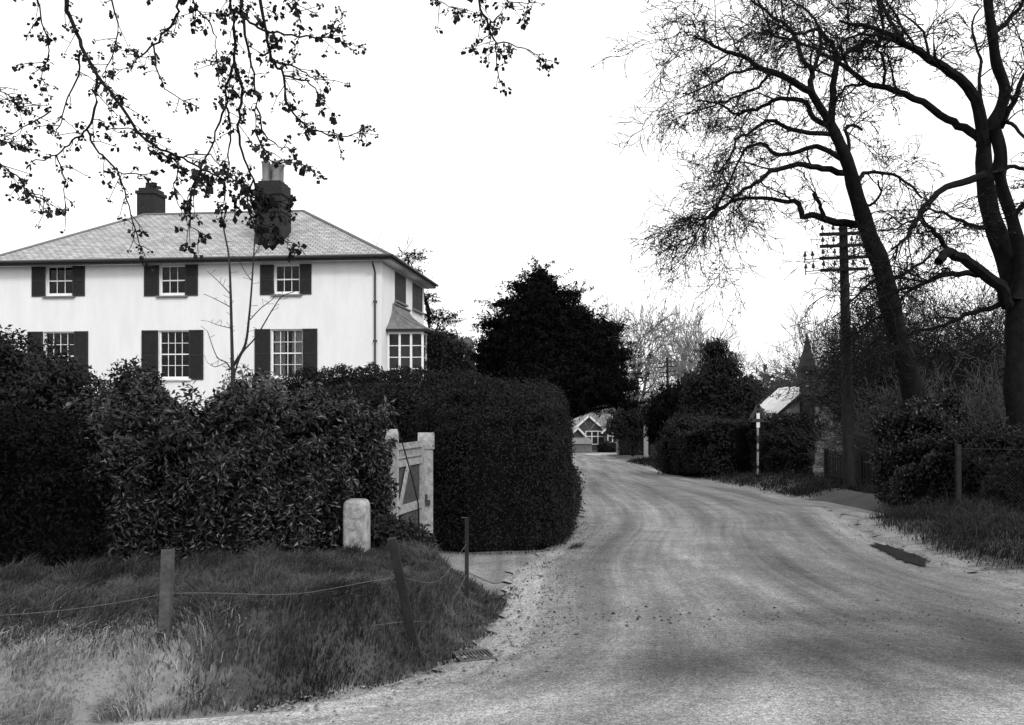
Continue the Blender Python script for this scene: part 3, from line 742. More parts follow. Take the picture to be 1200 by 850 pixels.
# ------------------------------------------------------------------ telegraph poles
def tpole(px_b, Yp, px_t, py_t, arms, label, r0=.15, ext=True, grp='telegraph poles'):
    xb = (px_b - CX) / F * Yp; zb = g1(xb, Yp); top = np.array(P(px_t, py_t, Yp))
    t = thing('telegraph_pole', label, 'telegraph pole', (xb, Yp, zb), 0, grp); L = np.array(t.location)
    m = MB(); bt = np.array((xb, Yp, zb - .3)); m.tube([bt - L, (bt + top) / 2 - L, top - L], [r0, r0 * .85, r0 * .68], 12); m.build('pole', M['darkwood'], t)
    for py, xl, xr, ex in arms:
        m = MB(); a = np.array(P(xl, py + 1, Yp - .17)); b = np.array(P(xr, py - 1, Yp - .17)); m.bar(a - L, b - L, .08, .085); arm = m.build('crossarm', M['darkwood'], t)
        ys = [(.06, 1), (.3, 1), (.7, 1), (.94, 1)]
        for f, _ in ys:
            c_ = a * (1 - f) + b * f - L + (0, 0, .04); m = MB(); m.lathe(c_, [(.012, 0), (.012, .08), (.045, .085), (.05, .13), (.03, .17), (.035, .19), (.012, .22)], 8); m.build('insulator', M['porcelain'], arm, True)
        if ex:
            m = MB(); e = np.array(P(ex, py + 2.5, Yp - .17)); m.tube([a - L, e - L], .014, 6); m.tube([e - L + (0, 0, -.1), e - L + (0, 0, .1)], .014, 6); m.tube([a - L + (0, 0, -.07), e - L + (0, 0, -.07)], .01, 6); m.build('iron_bracket', M['iron'], arm)
            for f in (0.02, .5):
                c_ = e * (1 - f) + a * f - L; m = MB(); m.lathe(c_, [(.012, 0), (.012, .08), (.045, .085), (.05, .13), (.03, .17), (.035, .19), (.012, .22)], 8); m.build('insulator', M['porcelain'], arm, True)
    return t
tp1 = tpole(996, 24.7, 988, 262, [(274, 960.5, 1013, None), (288, 961, 1014, None), (302, 961, 1018, 943), (316, 962, 1016, 944)], 'tall dark telegraph pole with four crossarms standing beside the picket fence', .165)
tp2 = tpole(783, 74, 782, 419, [(425, 772, 792, None), (430, 772, 793, None), (436, 772, 792, None), (441, 772, 791, None)], 'small distant telegraph pole rising above the evergreens beyond the bend', .15)

# ------------------------------------------------------------------ road sign
Ys = 33.0; xs_, _, zt_s = P(888, 475, Ys); zbs = g1(xs_, Ys)
sg = thing('road_sign', 'tall banded road sign with a dark open triangle on top at the right verge', 'road sign', (xs_, Ys, zbs))
H = zt_s - zbs
hh = H - .35
zz_ = 0
for k, hb in enumerate((.28, .13, .5, .1, .2, .3, .75, .0)):
    hb = hb if hb else max(.1, hh - zz_)
    m = MB(); m.lathe((0, 0, zz_), [(.04, 0), (.04, hb)], 12); zz_ += hb; m.build('white_band' if k % 2 == 0 else 'black_band', M['oldpaint'] if k % 2 == 0 else M['iron'], sg)
m = MB(); s = .29; zc = H - .32
tri = [(-s, zc - .24), (s, zc - .24), (0, zc + .32)]
for a_, b_ in zip(tri, tri[1:] + tri[:1]): m.bar((a_[0], -.06, a_[1]), (b_[0], -.06, b_[1]), .12, .03, up=(0, 1, 0))
m.build('triangle', M['iron'], sg)
m = MB(); m.box((-.06, -.06, zc - .5), (.06, -.045, zc + .02)); m.build('name_plate', M['whitepaint'], sg)

# ------------------------------------------------------------------ small lodge with belfry
Yl = 52.0
xL, xR = P(896, 0, Yl)[0], P(998, 0, Yl)[0]; za = P(0, 452, Yl)[2]; zev = P(0, 497, Yl)[2]; gl = g1((xL + xR) / 2, Yl)
lodge = thing('chapel', 'small roughcast gabled chapel with a spired belfry behind the roadside shrubs', 'chapel', ((xL + xR) / 2, Yl, gl), R(-3))
hw = (xR - xL) / 2; a_ = za - gl; e_ = zev - gl; DL = 6.5
m = MB(); x_ = hw - .25
V = [(-x_, 0, -.5), (x_, 0, -.5), (x_, 0, e_), (0, 0, a_ - .15), (-x_, 0, e_)]
V2 = [(p[0], DL, p[2]) for p in V]
w_ = mk('wall', V + V2, [np.array([(0, 1, 2, 3, 4)]), np.array([(9, 8, 7, 6, 5)]), np.array([(1, 6, 7, 2), (0, 4, 9, 5), (2, 7, 8, 3), (3, 8, 9, 4), (0, 5, 6, 1)])], M['chapelwall'], lodge)
m = MB()
sl_ = (a_ - e_) / hw
for sg_ in (-1, 1):
    p = [(0, -.3, a_), (sg_ * (hw + .15), -.3, e_ - .15 * sl_), (sg_ * (hw + .15), DL + .2, e_ - .15 * sl_), (0, DL + .2, a_)]
    lo = [(q_[0], q_[1], q_[2] - .1) for q_ in p]; m.hexa(lo + p if sg_ < 0 else lo[::-1] + p[::-1])
rf_ = m.build('roof', M['chapelroof'], lodge)
m = MB()
for sg_ in (-1, 1): m.bar((0, -.33, a_ - .1), (sg_ * (hw + .16), -.33, e_ - .17 * sl_ - .1), .05, .18)
m.build('bargeboard', M['darkwood'], lodge)
m = MB(); m.box((-x_ + 1.0, -.06, e_ - .25), (-x_ + 1.35, -.005, e_ + .5)); m.build('window', M['darkpaint'], lodge)
# belfry
bx_ = (P(944, 0, Yl)[0]) - (xL + xR) / 2; bt = P(0, 430, Yl)[2] - gl; st = P(0, 389, Yl)[2] - gl; w2 = .33
b = MB(); b.box((bx_ - w2, -.75, -.3), (bx_ + w2, .1, a_ - .1))
for sx in (-1, 1): b.box((bx_ + sx * w2 - .12, -.75, a_ - .1), (bx_ + sx * w2 + .12, .1, bt - .25))
b.box((bx_ - w2 - .14, -.78, bt - .25), (bx_ + w2 + .14, .13, bt))
bf = b.build('belfry', M['brick'], lodge)
s = MB(); zc_ = bt; cxy = (bx_, -.32)
w3 = w2 + .08
s.add([(cxy[0] - w3, cxy[1] - w3, zc_), (cxy[0] + w3, cxy[1] - w3, zc_), (cxy[0] + w3, cxy[1] + w3, zc_), (cxy[0] - w3, cxy[1] + w3, zc_), (cxy[0] - .22, cxy[1] - .22, zc_ + .75), (cxy[0] + .22, cxy[1] - .22, zc_ + .75), (cxy[0] + .22, cxy[1] + .22, zc_ + .75), (cxy[0] - .22, cxy[1] + .22, zc_ + .75), (cxy[0], cxy[1], st)], [(3, 2, 1, 0), (0, 1, 5, 4), (1, 2, 6, 5), (2, 3, 7, 6), (3, 0, 4, 7)], [(4, 5, 8), (5, 6, 8), (6, 7, 8), (7, 4, 8)])
s.build('spire', M['brick'], bf)
s = MB(); s.lathe((cxy[0], cxy[1], bt - .75), [(.17, 0), (.14, .1), (.08, .3), (.02, .36)], 10); s.build('bell', M['iron'], bf, True)

# house glimpsed at the far right
o = thing('cottage', 'pale cottage glimpsed behind the big tree at the right edge', 'cottage', (24.6, 38, g1(24.6, 38)))
m = MB(); V = [(-2.6, 0, -.5), (4, 0, -.5), (4, 0, 2.6), (.7, 0, 5.0), (-2.6, 0, 2.6)]; V2 = [(p[0], 6, p[2]) for p in V]
mk('wall', V + V2, [np.array([(0, 1, 2, 3, 4)]), np.array([(9, 8, 7, 6, 5)]), np.array([(1, 6, 7, 2), (0, 4, 9, 5)])], M['render'], o)
for sg_ in (-1, 1):
    m.bar((.7, 3, 5.05), (.7 + sg_ * 3.7, 3, 2.4), 6.6, .12)
m.build('roof', M['greyroof'], o)
m = MB(); m.box((-1.6, -.03, .9), (-.7, -.004, 2.1)); m.build('window', M['darkpaint'], o)

# ------------------------------------------------------------------ far cottages across the junction
def gable(name, label, cat, px, Yg, py_a, py_e, pw, depth, mw_, mr_, trim=True, wins=(), extra=None):
    xc = (px - CX) / F * Yg; gl_ = g1(xc, Yg); hw_ = pw / 2 / F * Yg; a = P(0, py_a, Yg)[2] - gl_; e = P(0, py_e, Yg)[2] - gl_
    t = thing(name, label, cat, (xc, Yg, gl_)) if isinstance(name, str) else name
    V = [(-hw_ + .2, 0, -.5), (hw_ - .2, 0, -.5), (hw_ - .2, 0, e), (0, 0, a - .1), (-hw_ + .2, 0, e)]; V2 = [(p[0], depth, p[2]) for p in V]
    mk('wall', V + V2, [np.array([(0, 1, 2, 3, 4)]), np.array([(9, 8, 7, 6, 5)]), np.array([(1, 6, 7, 2), (0, 4, 9, 5)])], mw_, t)
    m = MB()
    for s_ in (-1, 1):
        p = [(0, -.3, a), (s_ * (hw_ + .2), -.3, e - .15), (s_ * (hw_ + .2), depth, e - .15), (0, depth, a)]; lo = [(q_[0], q_[1], q_[2] - .12) for q_ in p]; m.hexa(lo + p if s_ < 0 else lo[::-1] + p[::-1])
    m.build('roof', mr_, t)
    if trim:
        m = MB()
        for s_ in (-1, 1): m.bar((0, -.34, a - .06), (s_ * (hw_ + .2), -.34, e - .21), .06, .24)
        m.build('bargeboard', M['whitepaint'], t)
    for (x0, x1, z0, z1, c_) in wins:
        m = MB(); m.box((x0, -.03, z0), (x1, -.003, z1)); wn_ = m.build('window', M['darkpaint'], t)
        m = MB(); n_ = c_
        for k in range(n_ + 1): xx = x0 + (x1 - x0) * k / n_; m.box((xx - .07, -.09, z0), (xx + .07, -.032, z1))
        for zz in (z0, (z0 * .4 + z1 * .6), z1): m.box((x0 + .07, -.085, zz - .06), (x1 - .07, -.034, zz + .06))
        m.build('frame', M['whitepaint'], wn_)
    return t
c1 = gable('cottage', 'dark gabled cottage with white bargeboards and windows at the end of the road', 'cottage', 690, 118, 487, 505, 40, 9, M['darkwall'], M['greyroof'], wins=[(-.4, 2.0, .9, 2.6, 3), (-2.1, -.9, 1.2, 2.6, 2)])
m = MB(); m.hexa([(-4, 3, 2.4), (12, 3, 2.4), (12, 11, 2.4), (-4, 11, 2.4), (-3, 7, 4.8), (11, 7, 4.8), (11, 7.1, 4.8), (-3, 7.1, 4.8)]); m.build('roof', M['greyroof'], c1)
m = MB(); m.box((-3.8, 3.2, -.5), (11.8, 10.8, 2.4)); m.build('wall', M['darkwall'], c1)
gable('porch', 'small white edged porch gable at the left of the dark cottage', 'porch', 677, 113, 501, 509, 15, 3, M['darkwall'], M['greyroof'])
gable('lean_to', 'second white edged gable at the right of the dark cottage', 'house wing', 715, 116.5, 497, 506, 17, 1.2, M['darkwall'], M['greyroof'], wins=[(-.3, .9, 1.2, 2.6, 2)])
xh = (679 - CX) / F * 104
o = thing('shed', 'low boarded shed with a pale roof in front of the dark cottage', 'shed', (xh, 104, g1(xh, 104)))
m = MB(); m.box((-1.6, 0, -.3), (1.45, 3, 1.15)); m.build('wall', M['hutwall'], o)
m = MB(); m.hexa([(-1.8, -.25, 1.1), (1.6, -.25, 1.1), (1.6, 3.2, 1.1), (-1.8, 3.2, 1.1), (-1.5, 1.3, 1.75), (1.3, 1.3, 1.75), (1.3, 1.5, 1.75), (-1.5, 1.5, 1.75)]); m.build('roof', M['greyroof'], o)
gable('house', 'far house whose pale roof verge shows between the trees', 'house', 768, 140, 458, 482, 64, 12, M['darkwall'], M['greyroof'])
# white posts at the roadside beyond the bend
for px, py_t, py_b, lab, w_ in ((757, 498, 541, 'stout pale post at the roadside in front of the evergreens', .17), (724, 513, 536, 'slim pale post at the roadside near the far junction', .13)):
    Yp = 1680 / (py_b - 515); xx = (px - CX) / F * Yp; zz = g1(xx, Yp); h_ = P(0, py_t, Yp)[2] - zz
    m = MB(); m.box((-w_ * .8, -w_, -.2), (w_ * .8, w_, h_ - .12)); m.hexa([(-w_ * .8, -w_, h_ - .12), (w_ * .8, -w_, h_ - .12), (w_ * .8, w_, h_ - .12), (-w_ * .8, w_, h_ - .12), (-w_ * .2, -w_ * .2, h_), (w_ * .2, -w_ * .2, h_), (w_ * .2, w_ * .2, h_), (-w_ * .2, w_ * .2, h_)])
    p_ = m.build('post', M['oldpaint']); p_.location = (xx, Yp, zz); tag(p_, lab, 'post')
# dark low board fence on the right beyond the bend
def board_fence(pts, h, label, m_, picket=False, group=None, name='board_fence'):
    x0, y0 = pts[0]; t = thing(name, label, 'fence', (x0, y0, g1(x0, y0)), 0, group); L = np.array(t.location); bd = MB(); rl_ = MB()
    for (ax, ay), (bx, by) in zip(pts, pts[1:]):
        d = np.array((bx - ax, by - ay)); LL = np.linalg.norm(d); d /= LL; s = 0; rz = math.atan2(d[1], d[0]); step = .17 if picket else .16
        rs_ = np.random.RandomState(4)
        while s < LL:
            c = np.array((ax, ay)) + d * s; z = g1(*c); hh_ = h * (1 + .05 * rs_.randn()); w_ = .09 if picket else .152
            bd.box((c[0] - L[0] - w_ / 2, c[1] - L[1] - .01, z - L[2] - .05), (c[0] - L[0] + w_ / 2, c[1] - L[1] + .01, z - L[2] + hh_), rz); s += step
        za_, zb2 = g1(ax, ay), g1(bx, by)
        for f in (.25, .78): rl_.bar((ax - L[0], ay + .05 - L[1], za_ + h * f - L[2]), (bx - L[0], by + .05 - L[1], zb2 + h * f - L[2]), .05, .08)
        k = 0
        while k <= LL + .01:
            c = np.array((ax, ay)) + d * k; z = g1(*c); m = MB(); m.box((c[0] - L[0] - .06, c[1] - L[1] + .08, z - L[2] - .2), (c[0] - L[0] + .06, c[1] - L[1] + .2, z - L[2] + h * 1.05), rz); m.build('post', m_, t); k += 2.4 if LL < 15 else 4
    bd.build('board_panel', m_, t); rl_.build('rail', m_, t)
    return t
board_fence([(9.6, 62), (9.3, 46), (9.4, 36)], 1.1, 'dark low board fence under the evergreens beyond the bend', M['darkwood'])
board_fence([(9.7, 27.5), (9.9, 24.6), (11.4, 22.6)], 1.0, 'dark picket fence beside the telegraph pole', M['darkwood'], True, name='picket_fence')
# wire mesh fence at right
mf = thing('mesh_fence', 'tilted wire mesh fence with pale wooden posts at the right edge', 'fence', (8.4, 16.8, g1(8.4, 16.8))); L = np.array(mf.location)
pp = [(8.42, 16.9), (11.0, 15.6), (13.6, 14.4)]; wm = MB()
for x, y in pp:
    z = g1(x, y); m = MB(); m.box((x - L[0] - .04, y - L[1] - .04, z - L[2] - .2), (x - L[0] + .04, y - L[1] + .04, z - L[2] + 1.25)); m.build('post', M['darkwood'], mf)
for (ax, ay), (bx, by) in zip(pp, pp[1:]):
    for k in range(-20, 65):
        for s_ in (-1, 1):
            f0 = k / 44; f1 = f0 + s_ * .4
            pts = []
            for f, zz in ((f0, 0), (f1, 1)): pts.append((f, zz))
            fs_ = [f for f, _ in pts]
            if min(fs_) < 0 or max(fs_) > 1: continue
            a = np.array((ax + (bx - ax) * f0, ay + (by - ay) * f0, 0)); b = np.array((ax + (bx - ax) * f1, ay + (by - ay) * f1, 0)); a[2] = g1(a[0], a[1]) + .08; b[2] = g1(b[0], b[1]) + 1.15
            wm.tube([a - L, b - L], .003, 3, False)
    a = np.array((ax, ay, g1(ax, ay) + 1.17)); b = np.array((bx, by, g1(bx, by) + 1.17)); wm.tube([a - L, b - L], .006, 4, False)
wm.build('mesh_panel', M['meshwire'], mf)
# ------------------------------------------------------------------ hedges and shrubs
def hedge(name, label, cat, spine, hw, leafm, n, size, seed, aspect=.45, rough=.12, group=None, spread=.8, core=True, droop=.3, endk=.5, bulge=.0):
    """spine: list of (x, y, top z, half width); a rounded leafy wall standing on the ground"""
    rs = np.random.RandomState(seed)
    sp, _ = smooth_line([(a, b, c) for a, b, c, *_ in spine], np.zeros(len(spine)), 8)
    hwv = np.interp(np.linspace(0, len(spine) - 1, len(sp)), np.arange(len(spine)), [s[3] if len(s) > 3 else hw for s in spine])
    seg = np.linalg.norm(np.diff(sp[:, :2], axis=0), axis=1); cum = np.concatenate([[0], np.cumsum(seg)]); TL = cum[-1]
    x0, y0 = spine[0][:2]; t = thing(name, label, cat, (x0, y0, g1(x0, y0)), 0, group); L = np.array(t.location)
    def surf(s, th, inn=0):
        """s along (m), th 0..1 round the section from left foot over the top to right foot"""
        x = np.interp(s, cum, sp[:, 0]); y = np.interp(s, cum, sp[:, 1]); tz = np.interp(s, cum, sp[:, 2]); w = np.interp(s, cum, hwv)
        dx = np.interp(s + .05, cum, sp[:, 0]) - np.interp(s - .05, cum, sp[:, 0]); dy = np.interp(s + .05, cum, sp[:, 1]) - np.interp(s - .05, cum, sp[:, 1])
        l = np.hypot(dx, dy) + 1e-9; dx /= l; dy /= l; nxv, nyv = -dy, dx
        e = np.minimum(s, TL - s); k = np.clip(e / (w * endk * 2 + 1e-6), 0, 1); ef = np.sqrt(np.clip(1 - (1 - k) ** 2, 0, 1))
        a = math.pi * th; ca, sa = np.cos(a), np.sin(a); pw = .42
        cx = np.sign(ca) * np.abs(ca) ** pw; cz = np.abs(sa) ** pw
        g = gz(x, y); h = tz - g
        nz = wav(x * 1.3 + tz, s + th * 7, .55, 3) + .6 * wav(s, th * 9 + x, .25, 9)
        ww_ = (w + rough * nz * (cz ** .4) - inn) * (.25 + .75 * ef) * (1 + bulge * np.sin(cz * 3.0)); hh = (h + rough * nz * .8 - inn) * (.72 + .28 * ef)
        p = np.stack([x + nxv * cx * ww_, y + nyv * cx * ww_, g + cz * hh], -1)
        nr = np.stack([nxv * ca, nyv * ca, sa + 0 * x], -1)
        ea = (1 - k) * np.sign(s - TL / 2); nr[..., 0] += dx * ea * 1.5; nr[..., 1] += dy * ea * 1.5
        p[..., 0] += dx * 0; nr /= np.linalg.norm(nr, axis=-1)[..., None] + 1e-9
        return p, nr
    n = int(n * 1.9); sg_ = np.linspace(0, TL, 300); Yg_ = np.interp(sg_, cum, sp[:, 1]); wg_ = 1 / Yg_ ** 1.3; wc_ = np.concatenate([[0], np.cumsum(wg_[1:])]); s = np.interp(rs.rand(n), wc_ / wc_[-1], sg_); size = size * (np.interp(s, sg_, Yg_) / Yg_.min()) ** .6
    # even spread over the section: inverse by arc is unimportant, foliage is dense
    tt = rs.rand(n); hmean = float(np.mean(sp[:, 2] - gz(sp[:, 0], sp[:, 1]))); wm_ = float(np.mean(hwv)); tot = 2 * hmean + 2 * wm_
    u = tt * tot
    # invert numerically
    ths = np.linspace(0, 1, 400); ca = np.cos(math.pi * ths); sa = np.sin(math.pi * ths); xx = np.sign(ca) * np.abs(ca) ** .42 * wm_; zz = np.abs(sa) ** .42 * hmean
    al = np.concatenate([[0], np.cumsum(np.hypot(np.diff(xx), np.diff(zz)))]); th = np.interp(u / tot * al[-1], al, ths)
    s3 = np.repeat(s, 3); s3 = np.clip(s3 + rs.randn(len(s3)) * .15, 0, TL); th3 = rs.permutation(np.repeat(th, 3)); size3 = np.repeat(size, 3)
    pa, _ = surf(s3, th3); pb, _ = surf(np.clip(s3 + .02, 0, TL), th3); wgt = np.linalg.norm(pb - pa, axis=1) / .02; wgt = np.clip(wgt, .05, 6); pick = rs.choice(len(s3), n, replace=False, p=wgt / wgt.sum()); s = s3[pick]; th = th3[pick]; size = size3[pick]
    p, nr = surf(s, th)
    p = p + nr * (-np.abs(rs.randn(n, 1)) * .1 + .04) + rs.randn(n, 3) * .02
    v, q = leaves(p - L, nr, size, rs, aspect, spread, droop)
    mk('leaves', v, [q], leafm, t)
    if core:
        ns, nt_ = max(20, int(TL * 4)), 22
        S, T = np.meshgrid(np.linspace(0.02, TL - .02, ns), np.linspace(0, 1, nt_), indexing='ij')
        p, _ = surf(S, T, .2); i, j = np.meshgrid(np.arange(ns - 1), np.arange(nt_ - 1), indexing='ij')
        q = np.stack([i * nt_ + j, (i + 1) * nt_ + j, (i + 1) * nt_ + j + 1, i * nt_ + j + 1], -1).reshape(-1, 4)
        ends = np.array([list(range(nt_)), [(ns - 1) * nt_ + k for k in range(nt_)][::-1]])
        mk('dark_core', p.reshape(-1, 3) - L, [q, ends], M['core'], t)  # solid core added; the hedge's inner shade is put into its colour
    return t
def zt(px, py, Y): return P(px, py, Y)[2]
def PX(px, Y): return (px - CX) / F * Y

hedge('laurel_hedge', 'broad laurel hedge with glossy leaves left of the gate, behind the milestone', 'hedge',
      [(PX(40, 9.3), 9.3, zt(0, 478, 9.3), .8), (PX(130, 9.6), 9.6, zt(0, 470, 9.6), .8), (PX(230, 9.9), 9.9, zt(0, 474, 10), .8), (PX(320, 10.3), 10.3, zt(0, 474, 10.4), .75), (PX(385, 11.0), 11.0, zt(0, 482, 11), .7), (PX(420, 11.4), 11.4, zt(0, 497, 11.5), .55), (PX(447, 11.6), 11.6, zt(0, 503, 11.7), .38)], .8, M['laurel'], 42000, .064, 11, rough=.3, spread=.75)
hedge('dark_shrub', 'tall dark evergreen shrub at the left edge in front of the house', 'shrub',
      [(PX(-160, 10.2), 10.2, zt(0, 388, 10.2), .9), (PX(-60, 10.2), 10.2, zt(0, 392, 10.2), .9), (PX(15, 10.3), 10.3, zt(0, 408, 10.3), .9), (PX(80, 10.4), 10.4, zt(0, 424, 10.4), .9), (PX(132, 10.5), 10.5, zt(0, 436, 10.5), .7)], .9, M['shrubleaf'], 20000, .06, 12, rough=.2)
hedge('dark_shrub', 'low dark shrub at the lower left edge in front of the laurel hedge', 'shrub',
      [(PX(-220, 8.9), 8.9, zt(0, 470, 8.9), .75), (PX(-90, 8.8), 8.8, zt(0, 474, 8.8), .7), (PX(60, 8.8), 8.8, zt(0, 492, 8.8), .6), (PX(120, 9.0), 9.0, zt(0, 520, 8.9), .5)], .7, M['yew'], 15000, .05, 13, rough=.17)
hedge('garden_shrub', 'rounded garden shrub under the second ground floor window', 'shrub',
      [(PX(125, 14), 14, zt(0, 442, 14), .6), (PX(160, 14), 14, zt(0, 424, 14), .6), (PX(196, 14), 14, zt(0, 452, 14), .5)], .6, M['shrubleaf'], 4500, .075, 14, rough=.2, spread=1.2)
hedge('garden_shrub', 'pale leaved garden shrub round the foot of the bare sapling', 'shrub',
      [(PX(245, 13.5), 13.5, zt(0, 462, 13.5), .5), (PX(285, 13.5), 13.5, zt(0, 440, 13.5), .5), (PX(318, 13.5), 13.5, zt(0, 438, 13.5), .5), (PX(345, 13.5), 13.5, zt(0, 458, 13.5), .5)], .5, M['paleleaf'], 4200, .07, 15, rough=.18, spread=1.3)
hedge('tall_hedge', 'tall clipped hedge running across in front of the bay window', 'hedge',
      [(PX(318, 19.5), 19.5, zt(0, 440, 19.5), .9), (PX(360, 19.5), 19.5, zt(0, 434, 19.5), .9), (PX(450, 20), 20, zt(0, 433, 20), .9), (PX(530, 20), 20, zt(0, 440, 20), .9), (PX(600, 20), 20, zt(0, 446, 20), .9)], .9, M['hedgeleaf'], 26000, .062, 16, rough=.1)
hedge('garden_hedge', 'lower clipped hedge seen over the laurel, sloping down behind the gate', 'hedge',
      [(PX(345, 16.2), 16.2, zt(0, 456, 16.2), .8), (PX(430, 15.8), 15.8, zt(0, 455, 15.8), .9), (PX(500, 15.5), 15.5, zt(0, 453, 15.5), .9), (PX(560, 15.6), 15.6, zt(0, 451, 15.6), .9)], .9, M['hedgeleaf'], 20000, .06, 17, rough=.1)
hedge('roadside_hedge', 'big rounded clipped hedge at the bend of the road right of the gate', 'hedge',
      [(PX(514, 14.1), 14.1, zt(0, 458, 14.1), .8), (PX(550, 13.6), 13.6, zt(0, 452, 13.6), .95), (PX(591, 13.6), 13.6, zt(0, 455, 13.6), .9), (PX(606, 15.8), 15.8, zt(0, 455, 15.8), .85), (PX(616, 19), 19, zt(0, 457, 19), .85), (PX(627, 25), 25, zt(0, 462, 25), .8), (PX(638, 33), 33, zt(0, 466, 33), .75)], .9, M['hedgeleaf'], 150000, .04, 18, rough=.14)
hedge('hedge_bottom_growth', 'loose weedy growth at the foot of the roadside hedge', 'shrub',
      [(PX(646, 13.4), 13.4, -.58 + .2, .14), (PX(656, 16.5), 16.5, -.7 + .5, .2), (PX(664, 20), 20, -.86 + .7, .25), (PX(664, 26), 26, -1.1 + .7, .25), (PX(663, 33), 33, -1.4 + .7, .25)], .3, M['shrubleaf'], 6000, .05, 19, rough=.12, core=False, spread=1.3)
hedge('ivy_tuft', 'dark leafy tuft at the foot of the white gate', 'plant', [(PX(428, 10.6), 10.55, zt(0, 618, 10.5), .22), (PX(465, 10.6), 10.6, zt(0, 612, 10.5), .3), (PX(505, 10.8), 10.8, zt(0, 628, 10.8), .22)], .3, M['shrubleaf'], 2600, .06, 20, rough=.07, core=False, spread=1.3)
# right-hand side
RH = 'roadside shrubs on the right'
hedge('roadside_shrub', 'dark roadside shrubbery to the left of the triangle sign', 'shrub', [(PX(792, 42), 42, zt(0, 500, 42), .9), (PX(830, 38), 38, zt(0, 497, 38), 1.0), (PX(868, 35.5), 35.5, zt(0, 502, 35.5), 1.0)], 1.0, M['shrubleaf'], 12000, .11, 21, rough=0.5, spread=1.1)
hedge('roadside_shrub', 'dark bushes right of the triangle sign in front of the chapel', 'shrub', [(PX(896, 36), 36, zt(0, 500, 36), .8), (PX(918, 34.5), 34.5, zt(0, 504, 34.5), .8), (PX(938, 33), 33, zt(0, 512, 33), .6)], 1.0, M['shrubleaf'], 14000, .1, 22, rough=0.55, spread=1.1)
hedge('roadside_shrub', 'leafy rhododendron like shrub right of the telegraph pole', 'shrub', [(PX(1040, 20.5), 20.5, zt(0, 504, 20.5), .5), (PX(1065, 20), 20, zt(0, 492, 20), .8), (PX(1100, 19.3), 19.3, zt(0, 492, 19.3), .8), (PX(1135, 18.9), 18.9, zt(0, 514, 18.9), .5)], .9, M['laurel'], 18000, .075, 23, rough=0.5, spread=1.1, core=True)
hedge('roadside_shrub', 'dark low hedge behind the mesh fence at the right edge', 'shrub', [(PX(1120, 19.3), 19.3, zt(0, 512, 19.3), .5), (PX(1170, 17.6), 17.6, zt(0, 508, 17.6), .6), (PX(1260, 16.5), 16.5, zt(0, 505, 16.5), .6), (PX(1380, 15.8), 15.8, zt(0, 500, 15.8), .6)], .6, M['shrubleaf'], 12000, .075, 24, rough=0.3, spread=1.1)
hedge('roadside_shrub', 'dark undergrowth behind the picket fence', 'shrub', [(PX(1020, 30), 30, zt(0, 482, 30), .8), (PX(1060, 29), 29, zt(0, 470, 29), 1.1), (PX(1130, 28), 28, zt(0, 475, 28), 1.1), (PX(1230, 27), 27, zt(0, 478, 27), 1.1)], 1.1, M['shrubleaf'], 15000, .1, 25, rough=0.7, spread=1.1)
hedge('roadside_shrub', 'rounded grey shrub at the corner of the far junction', 'shrub', [(PX(734, 84), 84, zt(0, 482, 84), 1.0), (PX(745, 80), 80, zt(0, 478, 80), 1.2), (PX(762, 76), 76, zt(0, 482, 76), 1.4)], 1.3, M['midbark'], 12000, .2, 26, rough=.4, spread=1.3)
hedge('garden_shrub', 'dark clipped bush in front of the far cottage', 'shrub', [(PX(703, 108), 108, zt(0, 521, 108), .5), (PX(711, 107), 107, zt(0, 520, 107), .6), (PX(719, 106), 106, zt(0, 521, 106), .6)], .9, M['shrubleaf'], 2500, .2, 27, rough=.2)

